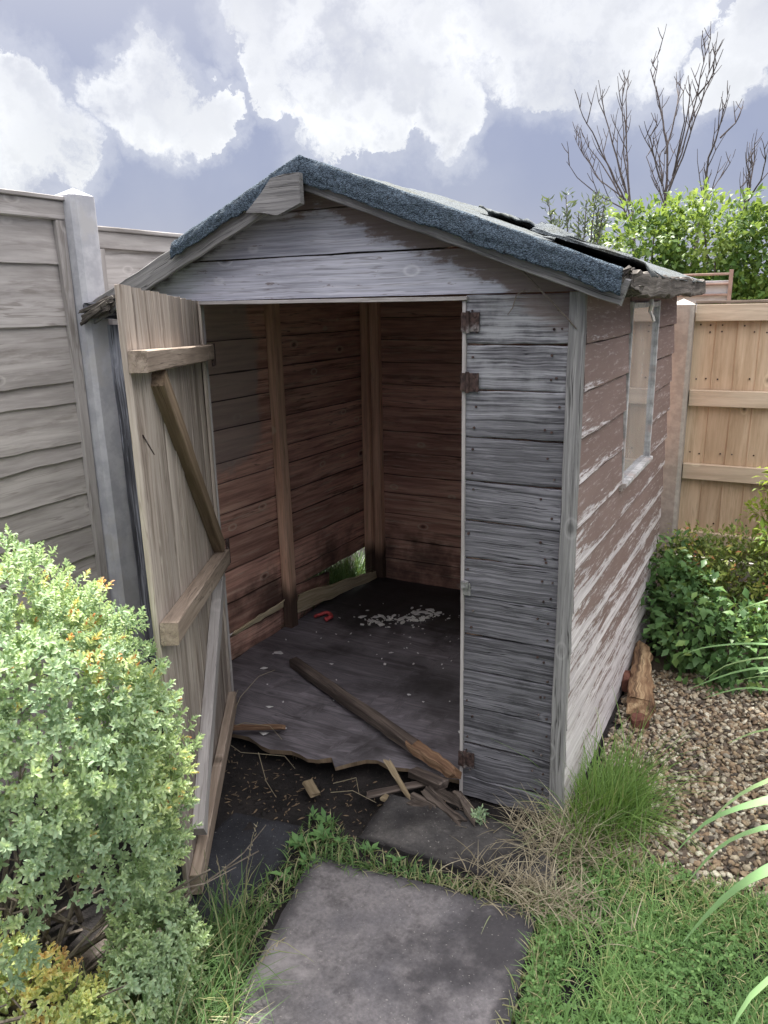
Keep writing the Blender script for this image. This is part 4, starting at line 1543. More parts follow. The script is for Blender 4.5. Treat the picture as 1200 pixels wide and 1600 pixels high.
def rosettes(P, N, k, L, W, rnd, spread=.9, up=.35):
    """k leaves around each shoot tip"""
    parts = []
    n = len(P)
    ax = unit(N + np.array([0, 0, up]) + RNG.normal(size=(n, 3)) * .28)
    t1 = unit(np.cross(ax, np.array([.3, .2, .93]) + RNG.normal(size=(n, 3)) * .05))
    t2 = np.cross(ax, t1)
    ph0 = RNG.random(n) * 6.28
    for j in range(k):
        lv = j // 4
        ph = ph0 + (j % 4) * 1.571 + lv * .785
        open_ = spread * (.25 + .42 * lv)
        dirv_ = ax * np.cos(open_) + (t1 * np.cos(ph)[:, None] + t2 * np.sin(ph)[:, None]) * np.sin(open_)
        base = P - ax * (L * .42 * lv)
        sc = (.72 + .16 * lv) * (1 + .2 * RNG.normal(size=n)).clip(.6, 1.5)
        parts.append(blunt_leaves(base, dirv_, ax, L * sc, W * sc, np.clip(rnd + RNG.normal(size=n) * .07 + (.06 if lv == 0 else -.05 * lv), 0, 1)))
    return cat_(parts)


# --- hebe hedge on the left
HB = (-1.15, -1.25, 0)
hedge = empty('hedge_shrub', HB, 'large rounded grey green hedge shrub in front of the open door', 'shrub')
blobs = [((-1.19, -1.27, .70), (.53, .45, .48)), ((-.96, -1.20, .66), (.36, .34, .37)), ((-.87, -1.18, .47), (.25, .26, .27)), ((-1.35, -1.5, .66), (.5, .45, .5)), ((-1.0, -1.45, .55), (.36, .32, .36))]
P, N = blob_points(15500, blobs, 8., .20, .20, 3.)
ok = P[:, 2] > .16 + .41 * np.clip((-.62 - P[:, 0]) / .10, 0, 1) * np.clip((-1.10 - P[:, 1]) / .08, 0, 1) + .05 * fbm3(P, 9, 70.)
P, N = P[ok], N[ok]
low = np.clip((P[:, 2] - .2) / .9, 0, 1)
rnd = np.clip(.52 + .42 * fbm3(P, 6, 20.) + .1 * RNG.normal(size=len(P)), 0, .88)
# orange tipped shoots along the back of the crown
tipm = (fbm3(P, 5, 50.) > .16) & (P[:, 2] > .85) & (P[:, 1] > -1.18) & (RNG.random(len(P)) < .55)
rnd[tipm] = RNG.uniform(.9, 1, tipm.sum())
few = RNG.random(len(P)) < .008
rnd[few] = .97
V, F, G, R_ = rosettes(P, N, 14, .0165, .0068, rnd)
tri_mesh('foliage', V, F, L_HEBE, hedge, HB, G, R_)
# lower lobe at the path edge
blobs = [((-.74, -1.12, .12), (.13, .13, .15)), ((-.70, -1.20, .08), (.12, .12, .14)), ((-.83, -1.05, .16), (.10, .10, .14))]
P, N = blob_points(900, blobs, 12., .18, .4, 8.)
ok = P[:, 2] > .015
P, N = P[ok], N[ok]
V, F, G, R_ = rosettes(P, N, 14, .017, .0070, np.clip(.55 + .3 * fbm3(P, 9, 2.), 0, .86))
LB = (-.74, -1.12, 0)
lobe = empty('low_shrub', LB, 'low grey green shrub seedling at the path edge below the hedge', 'shrub')
tri_mesh('foliage', V, F, L_HEBE, lobe, LB, G, R_)
q = MB()
for k in range(7):
    a = RNG.random() * 6.28
    q.tube([(-.76, -1.12, -.01), (-.76 + .05 * math.cos(a), -1.12 + .05 * math.sin(a), .06), (-.76 + .11 * math.cos(a), -1.12 + .09 * math.sin(a), .13)], .004, .0015, 5)
q.build('stems', TWIG, lobe, LB)
# woody stems of the hedge
q = MB()
for k in range(70):
    a = RNG.random() * 6.28
    e = RNG.uniform(.25, 1.25)
    L_ = RNG.uniform(.3, .62)
    d = Vector((math.cos(a) * math.cos(e), math.sin(a) * math.cos(e), math.sin(e)))
    b = Vector((-1.12 + RNG.normal() * .10, -1.28 + RNG.normal() * .10, -.01))
    pts = [b]
    for s_ in range(5):
        d = (d + Vector(RNG.normal(size=3) * .16)).normalized()
        pts.append(pts[-1] + d * L_ / 5)
    q.tube(pts, RNG.uniform(.005, .011), .002, 5)
    for _ in range(2):
        j = int(RNG.integers(2, 5))
        d2 = (d + Vector(RNG.normal(size=3) * .6)).normalized()
        q.tube([pts[j], pts[j] + d2 * .08, pts[j] + d2 * .16 + Vector((0, 0, .03))], .003, .0012, 4)
q.build('stems', TWIG, hedge, HB)
# golden shrub at the very bottom left
GB = (-.98, -1.37, 0)
gold = empty('golden_shrub', GB, 'golden and orange tipped low shrub in the bottom left corner below the hedge', 'shrub')
blobs = [((-.88, -1.38, .08), (.20, .13, .20)), ((-.75, -1.34, .06), (.13, .12, .14)), ((-1.0, -1.42, .11), (.18, .14, .21))]
P, N = blob_points(1700, blobs, 11., .2, .4, 5.)
ok = P[:, 2] > .02
P, N = P[ok], N[ok]
V, F, G, R_ = rosettes(P, N, 14, .0155, .0066, np.clip(.46 + .75 * fbm3(P, 8, 12.) + .08 * RNG.normal(size=len(P)), 0, 1))
tri_mesh('foliage', V, F, L_GOLD, gold, GB, G, R_)
q = MB()
for k in range(12):
    a = RNG.random() * 6.28
    q.tube([(-.95, -1.33, -.01), (-.95 + .08 * math.cos(a), -1.33 + .06 * math.sin(a), .08), (-.95 + .17 * math.cos(a), -1.33 + .12 * math.sin(a), .17)], .004, .0015, 5)
q.build('stems', TWIG, gold, GB)


def branch_stems(q, base, blobs, n, r=.012):
    for k in range(n):
        b = blobs[int(RNG.integers(len(blobs)))]
        e = np.array(b[0]) + unit(RNG.normal(size=3)) * np.array(b[1]) * RNG.uniform(.4, .85)
        s_ = np.array(base) + np.append(RNG.normal(size=2) * r * 4, 0)
        mid = (s_ + e) / 2 + RNG.normal(size=3) * .06 * np.linalg.norm(e - s_)
        mid[2] += .1 * np.linalg.norm(e - s_)
        q.tube([tuple(s_), tuple((s_ * .5 + mid * .5)), tuple(mid), tuple(mid * .4 + e * .6), tuple(e)], r * RNG.uniform(.5, 1), r * .2, 5)


def leafy(name, base, blobs, n, L, W, mat, label, cat, seed, clump=8., amp=.2, shell=.45, per=3, group=None, stems=14, sr=.008, rc=.45, rv=.5, stem_mat=TWIG, zmin=.0, drop=.3):
    r = empty(name, base, label, cat, group)
    P, N = blob_points(n, blobs, clump, amp, shell, seed)
    ok = P[:, 2] > zmin
    P, N = P[ok], N[ok]
    k = len(P)
    parts = []
    rn = rc + rv * fbm3(P, clump * .8, seed + 30) + .10 * RNG.normal(size=k)
    for j in range(per):
        d = unit(N * .9 + RNG.normal(size=(k, 3)) * .75 + np.array([0, 0, -drop]))
        up = unit(N * .6 + np.array([0, 0, 1.]) + RNG.normal(size=(k, 3)) * .4)
        sc = RNG.uniform(.65, 1.25, k)
        parts.append(leaves(P + RNG.normal(size=(k, 3)) * L * .45, d, up, L * sc, W * sc, np.clip(rn + .1 * RNG.normal(size=k), 0, 1), fold=.15, curl=.08))
    V, F, G, R_ = cat_(parts)
    tri_mesh('foliage', V, F, mat, r, base, G, R_)
    q = MB()
    branch_stems(q, (base[0], base[1], -.02), blobs, stems, sr)
    q.build('stems', stem_mat, r, base)
    return r


# --- shrubs right of the shed
leafy('leafy_shrub', (.26, 1.42, 0), [((.20, 1.38, .22), (.17, .20, .22)), ((.36, 1.28, .16), (.22, .16, .19)), ((.10, 1.60, .30), (.10, .18, .24)), ((.52, 1.30, .16), (.2, .18, .2))], 900, .052, .028, L_DARK,
      'dark green broad leaved shrub against the right wall above the gravel', 'shrub', 4., 9, .25, .55, 3, stems=22, sr=.005, zmin=.015)
leafy('leafy_shrub', (.38, 1.78, 0), [((.18, 1.76, .36), (.17, .16, .20)), ((.42, 1.70, .40), (.24, .17, .20)), ((.66, 1.66, .36), (.24, .2, .24)), ((.45, 1.85, .28), (.36, .14, .24))], 2300, .034, .014, L_OLIVE,
      'olive leaved twiggy shrub in front of the golden fence', 'shrub', 6., 10, .28, .55, 3, stems=34, sr=.005, rc=.55, zmin=.08)
leafy('leafy_shrub', (.58, 1.80, 0), [((.50, 1.80, .66), (.10, .09, .07)), ((.60, 1.74, .84), (.13, .09, .10)), ((.66, 1.78, .68), (.12, .10, .12)), ((.55, 1.60, .60), (.09, .09, .06)), ((.70, 1.75, .95), (.15, .1, .12))], 330, .048, .017, L_YEL,
      'yellow green sprouting shrub rising against the golden fence at the right edge', 'shrub', 9., 14, .35, .8, 4, stems=18, sr=.004, zmin=.3)

# --- strap-leaved clump at the right edge
q_parts = []


def strap(pts, w0, rn):
    """a long arching leaf through control points, creased along its middle"""
    pts = [np.array(p_, float) for p_ in pts]
    n = 14
    P = []
    for k in range(n + 1):
        f = k / n * (len(pts) - 1)
        i = min(int(f), len(pts) - 2)
        u_ = f - i
        p0, p1, p2, p3 = pts[max(i - 1, 0)], pts[i], pts[i + 1], pts[min(i + 2, len(pts) - 1)]
        P.append(.5 * (2 * p1 + (p2 - p0) * u_ + (2 * p0 - 5 * p1 + 4 * p2 - p3) * u_ ** 2 + (3 * p1 - p0 - 3 * p2 + p3) * u_ ** 3))
    P = np.array(P)
    V, F, G = [], [], []
    for k in range(n + 1):
        d = P[min(k + 1, n)] - P[max(k - 1, 0)]
        d = d / np.linalg.norm(d)
        s_ = np.cross(d, [0, 0, 1])
        s_ = s_ / (np.linalg.norm(s_) + 1e-6)
        up = np.cross(s_, d)
        w_ = w0 * min(1, .45 + k / n * 3) * (1 - (k / n) ** 3) ** .8
        V += [P[k] - s_ * w_ + up * w_ * .35, P[k], P[k] + s_ * w_ + up * w_ * .35]
        G += [(k / n, 1, 0), (k / n, 0, 0), (k / n, 1, 0)]
    for k in range(n):
        a = k * 3
        F += [(a, a + 1, a + 4), (a, a + 4, a + 3), (a + 1, a + 2, a + 5), (a + 1, a + 5, a + 4)]
    return np.array(V), np.array(F), np.array(G, float), np.full(len(V), rn)


SBASE = np.array([.95, .12, .0])
ctrl = [[(.92, .25, .0), (.80, .38, .42), (.55, .5, .44), (.30, .52, .29)],
        [(.92, .25, .0), (.80, .40, .55), (.56, .5, .53), (.36, .55, .46), (.27, .56, .40)],
        [(.92, .2, .0), (.82, .30, .36), (.55, .48, .37), (.36, .52, .27)],
        [(.92, .0, .0), (.84, -.35, .62), (.62, -.58, .65), (.48, -.6, .56), (.405, -.6, .44)],
        [(.92, .0, .0), (.86, -.3, .45), (.64, -.55, .47), (.53, -.6, .38), (.44, -.62, .22)],
        [(.90, .0, .0), (.80, -.1, .33), (.62, -.22, .33), (.50, -.25, .25), (.42, -.28, .12)],
        [(.93, .05, .0), (.88, -.5, .45), (.72, -.8, .5), (.60, -.84, .38), (.55, -.85, .22)],
        [(.92, .25, .0), (.78, .55, .30), (.60, .75, .30), (.44, .85, .2)],
        [(.92, .25, .0), (.80, .50, .62), (.62, .62, .66), (.48, .66, .60), (.40, .68, .52)], [(.92, .25, .0), (.82, .45, .48), (.62, .55, .47), (.44, .62, .38), (.34, .64, .27)],
        [(.92, .25, .0), (.84, .30, .50), (.66, .38, .52), (.52, .40, .46)], [(.92, .1, .0), (.84, .0, .40), (.68, -.1, .44), (.54, -.14, .36), (.45, -.16, .24)],
        [(.92, .25, .0), (.82, .35, .28), (.60, .42, .26), (.46, .42, .17)]]
for k, c_ in enumerate(ctrl):
    q_parts.append(strap(c_, [.016, .012, .015, .016, .018, .012, .015, .011, .014, .014, .013, .013, .012][k], .2 + .055 * k))
for k in range(26):
    a = RNG.random() * 6.28
    rr = RNG.uniform(.3, .6)
    h = RNG.uniform(.3, .62)
    b = SBASE + np.array([RNG.normal() * .06, RNG.normal() * .1, 0])
    e = b + np.array([math.cos(a) * rr, math.sin(a) * rr, h * RNG.uniform(.1, .7)])
    if e[0] < .62:
        e[0] = .62 + RNG.random() * .3
    q_parts.append(strap([b, b * .7 + e * .3 + np.array([0, 0, h * .7]), b * .3 + e * .7 + np.array([0, 0, h * .6]), e], .010, RNG.random()))
V, F, G, R_ = cat_(q_parts)
o = tri_mesh('strap_leaved_plant', V, F, L_STRAP, None, tuple(SBASE), G, R_, True)
tag(o, 'clump of long arching pale green strap leaves reaching in from the right edge', 'plant')

# --- trees beyond the back fence
TB = (-.25, 5.1, 0)
leafy('leafy_tree', TB, [((-.75, 5.0, 2.05), (.42, .5, .42)), ((-.25, 5.0, 2.10), (.52, .5, .42)), ((.25, 5.05, 1.95), (.5, .5, .42)), ((-.5, 5.0, 1.5), (.6, .5, .45)), ((.2, 5.0, 1.45), (.6, .5, .5)), ((-.92, 5.1, 1.75), (.25, .3, .3)), ((.7, 5.1, 1.9), (.45, .5, .5))], 4600, .07, .036, L_TREE,
      'dense bright green leafy tree rising beyond the back fence', 'tree', 14., 4.2, .24, .5, 4, stems=26, sr=.03, stem_mat=BARK, zmin=.9, rc=.5, rv=.75)
# feathery shrub left of it
fb = (-1.15, 4.3, 0)
r = empty('feathery_bush', fb, 'thin feathery grey green bush showing over the shed roof left of the leafy tree', 'bush')
q = MB()
parts = []
for (x, y, zt) in ((-1.38, 4.25, 2.47), (-1.25, 4.3, 2.50), (-1.14, 4.3, 2.36), (-1.02, 4.35, 2.50), (-.93, 4.3, 2.46), (-1.30, 4.3, 2.34), (-1.08, 4.3, 2.44), (-.98, 4.3, 2.38)):
    b = np.array([-1.12 + (x + 1.12) * .2, y, 0.])
    e = np.array([x, y, zt])
    m1 = np.array([-1.12 + (x + 1.12) * .5, y, zt * .7])
    q.tube([tuple(b), tuple(m1), tuple((m1 + e) / 2 + np.array([0, 0, .02])), tuple(e)], .012, .003, 5)
    k = 70
    f = RNG.random(k) ** .6
    P = m1 + (e - m1) * f[:, None] + RNG.normal(size=(k, 3)) * .02
    dvv = unit(np.stack([RNG.normal(size=k), RNG.normal(size=k), .8 + 0 * f], 1))
    parts.append(leaves(P, dvv, RNG.normal(size=(k, 3)), RNG.uniform(.05, .09, k), RNG.uniform(.012, .02, k), RNG.random(k)))
q.build('stems', BARK, r, fb)
V, F, G, R_ = cat_(parts)
tri_mesh('foliage', V, F, L_FEATH, r, fb, G, R_)

# dead tree: bare stems fanning up out of the leafy one
DT = (-.85, 6.5, 0)
dead = empty('dead_tree', DT, 'bare dead tree with thin dark branches fanning into the sky beyond the fence', 'tree')
STEMS = [[(-1.044, 1.653), (-1.147, 2.552), (-1.286, 2.934), (-1.48, 3.498), (-1.563, 3.834)], [(-1.122, 2.363), (-1.239, 2.683), (-1.513, 2.892), (-1.727, 3.16), (-1.853, 3.39)],
         [(-1.215, 2.62), (-1.424, 3.069), (-1.605, 3.393), (-1.705, 3.675)], [(-0.784, 1.648), (-0.829, 2.713), (-0.864, 3.192), (-0.986, 3.613), (-1.098, 3.913), (-1.02, 4.098)],
         [(-0.825, 2.652), (-0.703, 3.059), (-0.596, 3.563), (-0.56, 3.836), (-0.562, 4.054)], [(-0.596, 3.563), (-0.488, 3.66), (-0.379, 3.891)], [(-0.856, 3.074), (-0.799, 3.532), (-0.828, 3.762)],
         [(-0.505, 2.081), (-0.459, 2.624), (-0.43, 2.974), (-0.339, 3.25), (-0.281, 3.55)], [(-0.36, 3.168), (-0.241, 3.295), (-0.188, 3.444)], [(-0.116, 2.064), (-0.074, 2.537), (-0.048, 2.852), (-0.028, 3.048)],
         [(-0.074, 2.537), (0.048, 2.73), (0.084, 2.925)], [(-1.17, 2.616), (-1.269, 3.175), (-1.317, 3.655), (-1.33, 3.878)], [(-0.865, 2.776), (-0.967, 3.085), (-0.99, 3.235)], [(-0.766, 2.858), (-0.67, 3.402), (-0.652, 3.682)]]
EXTRA = []
for k in range(11):
    st_ = STEMS[[0, 1, 2, 3, 4, 7, 9, 11, 12, 13, 3][k]]
    dx, sc_ = random.uniform(-.10, .10), random.uniform(.62, .92)
    EXTRA.append([(x + dx * (i / max(1, len(st_) - 1)), st_[0][1] + (z_ - st_[0][1]) * (sc_ if i else 1)) for i, (x, z_) in enumerate(st_)])
q = MB()
for k, st_ in enumerate(STEMS + EXTRA):
    ybase = 6.5 + .35 * math.sin(k * 2.4)
    pts = []
    for i in range(len(st_) - 1):
        for s_ in range(4):
            f = s_ / 4
            x = st_[i][0] * (1 - f) + st_[i + 1][0] * f
            z_ = st_[i][1] * (1 - f) + st_[i + 1][1] * f
            g = (i + f) / (len(st_) - 1)
            pts.append(Vector((x + .018 * nz(z_, k, 1, 5), 6.5 + (ybase - 6.5) * g + .04 * nz(z_, k, 2, 3), z_)))
    pts.append(Vector((st_[-1][0], ybase, st_[-1][1])))
    thick = .009 if k >= len(STEMS) else .016 if st_[0][1] < 2.2 else .010
    q.tube(pts, thick, .0025, 6)
    for i in range(3, len(pts) - 1):
        for _ in range(random.choice((0, 1, 1) if k < len(STEMS) else (0, 0, 1))):
            dseg = (pts[i + 1] - pts[i]).normalized()
            side = random.choice((-1, 1))
            d = (dseg + Vector((side * random.uniform(.25, .6), random.uniform(-.4, .4), .35))).normalized()
            L_ = random.uniform(.14, .48) * (1.1 - .6 * i / len(pts))
            tw = [pts[i]]
            for s_ in range(4):
                d = (d + Vector((random.gauss(0, .12), random.gauss(0, .12), .16))).normalized()
                tw.append(tw[-1] + d * L_ / 4)
            q.tube(tw, .0058, .0022, 5)
            if L_ > .16:
                d2 = (d + Vector((-side * .8, .2, .1))).normalized()
                q.tube([tw[2], tw[2] + d2 * .06, tw[2] + d2 * .11 + Vector((0, 0, .02))], .0045, .0025, 4)
q.build('branches', BARK, dead, DT)
q = MB()
for (x, zt) in ((-1.044, 1.653), (-.784, 1.648), (-.505, 2.081), (-.116, 2.064)):
    q.tube([(-.7 + (x + .7) * .3, 6.5, -.05), (-.7 + (x + .7) * .5, 6.5, .8), (x + (.05 if x < -.7 else -.03), 6.5, zt * .8), (x, 6.5, zt)], .05, .026, 8)
q.build('trunk', BARK, dead, DT)


# ------------------------------------------------------------------ grass
def blades(P, L, W, lean, az, rnd, n=3, bendp=1.6):
    """curved tapering blades, numpy arrays -> tri mesh arrays"""
    k = len(P)
    dirh = np.stack([np.cos(az), np.sin(az), 0 * az], 1)
    sv = np.stack([-np.sin(az), np.cos(az), 0 * az], 1)
    rings, gcs = [], []
    for i in range(n + 1):
        f = i / n
        ang = lean * f ** (bendp - 1) * .9
        off = dirh * (L * f * np.sin(ang))[:, None] + np.array([0, 0, 1.]) * (L * f * np.cos(ang))[:, None]
        w_ = (W * (1 - f ** 1.6) + .0003)[:, None]
        rings += [P + off - sv * w_, P + off + sv * w_]
        gcs += [(f, 1, 0), (f, 0, 0)]
    V = np.stack(rings, 1).reshape(-1, 3)
    m_ = 2 * (n + 1)
    b = np.arange(k)[:, None] * m_
    F = []
    for i in range(n):
        a = 2 * i
        F.append(b + np.array([[a, a + 1, a + 3]]))
        F.append(b + np.array([[a, a + 3, a + 2]]))
    return V, np.concatenate(F), np.tile(np.array(gcs, float), (k, 1)), np.repeat(rnd, m_)


def inside(x, y, poly):
    c = np.zeros(len(x), bool)
    j = len(poly) - 1
    for i in range(len(poly)):
        xi, yi = poly[i]
        xj, yj = poly[j]
        c ^= ((yi > y) != (yj > y)) & (x < (xj - xi) * (y - yi) / (yj - yi + 1e-12) + xi)
        j = i
    return c


def scatter(poly, n):
    p_ = np.array(poly)
    lo, hi = p_.min(0), p_.max(0)
    q = RNG.random((n * 4, 2)) * (hi - lo) + lo
    q = q[inside(q[:, 0], q[:, 1], poly)][:n]
    return q


def gz(q):
    return np.array([ground_z(a, b) for a, b in q])


# lawn, lower right
LAWN = [(.06, -.45), (.10, -.30), (.0, -.20), (.10, -.14), (.28, -.10), (.45, -.11), (.70, -.12), (1.05, -.14), (1.05, -1.35), (.17, -1.35), (.155, -1.05), (.10, -.7)]
q = np.concatenate([scatter(LAWN, 26000), scatter([(1.05, -.14), (1.7, -.14), (1.7, -1.9), (-.1, -1.9), (.165, -1.35), (1.05, -1.35)], 16000)])
# uneven density
dn_ = np.array([nz(a, b, 4, 7) for a, b in q])
q = q[(dn_ > -.25) | (RNG.random(len(q)) < .35)]
k = len(q)
P = np.column_stack([q, gz(q) + .002])
near = np.array([nz(a, b, 9, 5) for a, b in q])
rn = np.clip(.42 + .4 * near + .16 * RNG.normal(size=k), 0, .9)
dryp = (RNG.random(k) < .09) | ((q[:, 1] > -.32) & (RNG.random(k) < .25))
rn[dryp] = RNG.uniform(.93, 1, dryp.sum())
V, F, G, R_ = blades(P, RNG.uniform(.025, .075, k) * (1 + .5 * near), RNG.uniform(.0011, .0024, k), RNG.uniform(.4, 1.9, k), RNG.random(k) * 6.28, rn)
# clover leaflets through it
q2 = scatter(LAWN, 5200)
q2 = q2[np.array([nz(a, b, 14, 6) for a, b in q2]) > -.05]
kk = len(q2)
P2 = np.column_stack([q2, gz(q2) + RNG.uniform(.012, .04, kk)])
az = RNG.random(kk) * 6.28
cl_parts = []
for j in range(3):
    a = az + j * 2.09
    dvv = np.stack([np.cos(a), np.sin(a), .15 + 0 * a], 1)
    cl_parts.append(leaves(P2, dvv, np.tile([0, 0, 1.], (kk, 1)) + RNG.normal(size=(kk, 3)) * .25, RNG.uniform(.008, .013, kk), RNG.uniform(.008, .012, kk), np.clip(.35 + .2 * RNG.normal(size=kk), 0, .8), fold=.1))
V, F, G, R_ = cat_([(V, F, G, R_)] + cl_parts)
o = tri_mesh('lawn_grass', V, F, G_LAWN, None, (.5, -.7, 0), G, R_)
tag(o, 'short green lawn with clover right of the big slab', 'grass', kind='stuff')

# grass strips between the slabs and beside the door
STRIPS = [([(-.72, -.36), (-.63, -.37), (-.60, -.43), (-.30, -.425), (.05, -.37), (.12, -.30), (.16, -.42), (.05, -.50), (-.25, -.475), (-.60, -.53), (-.68, -.62), (-.66, -.90), (-.62, -1.25), (-.60, -1.3), (-.68, -1.3), (-.74, -.9), (-.73, -.6), (-.76, -.45)], 1900, .018, .06, .28),
          ([(-.61, -.86), (-.56, -1.02), (-.47, -1.12), (-.38, -1.35), (-.78, -1.35), (-.80, -1.02), (-.70, -.84)], 1150, .07, .24, .22)]
STRIPS.append(([(-.66, -.50), (-.60, -.515), (-.30, -.47), (.05, -.425), (.16, -.42), (.18, -1.2), (.10, -1.2), (.06, -.48), (-.30, -.505), (-.60, -.56), (-.615, -.86), (-.50, -1.22), (-.60, -1.22), (-.66, -.9)], 1500, .02, .075, .3))
parts = []
for poly, n, l0, l1, dry in STRIPS:
    q = scatter(poly, n)
    k = len(q)
    P = np.column_stack([q, gz(q) + .004])
    nn = np.array([nz(a, b, 9, 6) for a, b in q])
    rn = np.clip(.40 + .4 * nn + .15 * RNG.normal(size=k), 0, .9)
    dd = RNG.random(k) < dry * (1 + (q[:, 0] > -.25))
    rn[dd] = RNG.uniform(.93, 1, dd.sum())
    parts.append(blades(P, RNG.uniform(l0, l1, k), RNG.uniform(.0012, .0026, k), RNG.uniform(.3, 1.7, k), RNG.random(k) * 6.28, rn))
V, F, G, R_ = cat_(parts)
o = tri_mesh('edge_grass', V, F, G_EDGE, None, (-.5, -.6, 0), G, R_)
tag(o, 'untidy grass growing in the joints round the slabs', 'grass', kind='stuff')

# broad weeds in the joint
parts = []
for (x, y, s_) in ((-.66, -.46, 1), (-.70, -.38, .8), (-.60, -.45, .7), (-.64, -.58, .9), (-.50, -.44, .7), (-.71, -.52, 1.0), (-.40, -.45, .6), (-.67, -.66, .8), (-.76, -.36, .6)):
    k = 9
    a = np.arange(k) * 2.4 + RNG.random() * 6
    dvv = np.stack([np.cos(a), np.sin(a), .35 + .3 * RNG.random(k)], 1)
    P = np.tile([x, y, ground_z(x, y) + .012], (k, 1)) + RNG.normal(size=(k, 3)) * .004
    parts.append(leaves(P, dvv, np.tile([0, 0, 1.], (k, 1)), RNG.uniform(.035, .07, k) * s_, RNG.uniform(.014, .024, k) * s_, RNG.random(k), fold=.1))
V, F, G, R_ = cat_(parts)
o = tri_mesh('ground_weeds', V, F, L_WEED, None, (-.64, -.48, 0), G, R_)
tag(o, 'flat leaved weeds in the joint between slab and soil', 'weeds', kind='stuff')

# blue green weed at the jamb foot
k = 90
P = np.column_stack([RNG.normal(-.235, .010, k), RNG.normal(-.155, .010, k), RNG.uniform(.008, .045, k)])
V, F, G, R_ = leaves(P, unit(RNG.normal(size=(k, 3)) + np.array([0, 0, .8])), RNG.normal(size=(k, 3)), RNG.uniform(.015, .025, k), RNG.uniform(.006, .01, k), RNG.uniform(0, .5, k))
o = tri_mesh('small_weed', V, F, L_HEBE, None, (-.235, -.155, 0), G, R_)
tag(o, 'tiny blue green weed at the foot of the front boards', 'weed')

# tall bright tuft at the right front corner
n = 1350
q = np.column_stack([RNG.normal(.13, .062, n), RNG.normal(.08, .095, n)])
q = q[q[:, 0] > .018]
k = len(q)
P = np.column_stack([q, gz(q)])
az = np.arctan2(q[:, 1] - .05, q[:, 0] - .07) + RNG.normal(size=k) * 1.0
clumpv = np.array([nz(a_, b_, 3, 16) for a_, b_ in q])
Lb = RNG.uniform(.07, .22, k) * (1 + .5 * clumpv)
lng = RNG.random(k) < .10
Lb[lng] = RNG.uniform(.26, .40, lng.sum())
V, F, G, R_ = blades(P, Lb, RNG.uniform(.0011, .0024, k), np.abs(RNG.normal(.7, .6, k)), az, np.clip(.45 + .4 * clumpv + .2 * RNG.normal(size=k), 0, 1), n=6)
o = tri_mesh('grass_tuft', V, F, G_TUFT, None, (.115, .07, 0), G, R_)
tag(o, 'tall bright green grass tuft at the front right corner of the shed', 'grass tuft')
# dry straw at its foot
n = 560
q = np.column_stack([RNG.normal(.03, .085, n), RNG.normal(-.13, .06, n)])
k = len(q)
P = np.column_stack([q, gz(q) + RNG.uniform(.002, .03, k)])
V, F, G, R_ = blades(P, RNG.uniform(.06, .22, k), RNG.uniform(.0009, .0021, k), RNG.uniform(.9, 1.75, k), RNG.random(k) * 6.28, np.clip(.45 + .3 * RNG.normal(size=k), 0, 1), n=5, bendp=1.25)
q2 = np.column_stack([RNG.normal(.04, .10, 420), RNG.normal(-.40, .045, 420)])
P2 = np.column_stack([q2, gz(q2) + RNG.uniform(.01, .04, 420)])
b2 = blades(P2, RNG.uniform(.04, .12, 420), RNG.uniform(.0009, .002, 420), RNG.uniform(.9, 1.7, 420), RNG.random(420) * 6.28, np.clip(.4 + .3 * RNG.normal(size=420), 0, .95), n=4, bendp=1.25)
V, F, G, R_ = cat_([(V, F, G, R_), b2])
o = tri_mesh('dry_straw', V, F, G_DRY, None, (.02, -.14, 0), G, R_)
tag(o, 'mat of dry straw at the foot of the corner batten', 'straw', kind='stuff')

# seed stalks in front of the open door
q = MB()
for (x, y, h, dx, dy) in ((-.70, -.82, .30, .05, .03), (-.72, -.86, .22, .03, -.03), (-.64, -.88, .20, .10, .05), (-.66, -.93, .26, -.04, .02), (-.58, -.98, .18, .08, .06), (-.75, -.9, .2, -.05, .05), (-.52, -1.05, .22, .12, .03)):
    pts = [(x, y, 0), (x + dx * .3, y + dy * .3, h * .5), (x + dx * .7, y + dy * .7, h * .85), (x + dx, y + dy, h)]
    q.tube(pts, .0016, .0008, 4)
    for s_ in range(9):
        f = .55 + .05 * s_
        c = Vector(pts[1]).lerp(Vector(pts[3]), min(1, (f - .5) * 2))
        d = Vector((random.gauss(0, .5), random.gauss(0, .5), .8)).normalized()
        q.tube([c, c + d * .006, c + d * .013], .0022, .0006, 4)
tag(q.build('seed_stalks', G_DRY, None, (-.66, -.9, 0)), 'thin dry grass seed stalks standing before the open door', 'grass stalks', kind='stuff')

# dry stems trailing out of the shed at the door hinge
q = MB()
for pts in ([(-1.34, -.10, .05), (-1.33, -.02, .14), (-1.31, .08, .19), (-1.27, .14, .20)], [(-1.33, -.12, .05), (-1.25, -.10, .085), (-1.15, -.07, .08), (-1.08, -.09, .05)],
            [(-1.33, -.16, .03), (-1.18, -.22, .04), (-1.02, -.16, .035), (-.96, -.18, .01)], [(-1.12, -.19, .04), (-1.02, -.28, .0), (-.94, -.33, -.01)], [(-1.36, -.12, .03), (-1.35, -.05, .12), (-1.34, -.02, .17)],
            [(-.80, -.17, -.01), (-.72, -.14, .02), (-.68, -.19, .0)], [(-.78, -.22, -.01), (-.70, -.20, .01), (-.60, -.21, .0)]):
    q.tube(pts, .0018, .001, 4)
tag(q.build('dry_stems', G_DRY, None, (-1.2, -.12, 0)), 'wiry dry plant stems trailing over the broken floor edge', 'dry stems', kind='stuff')

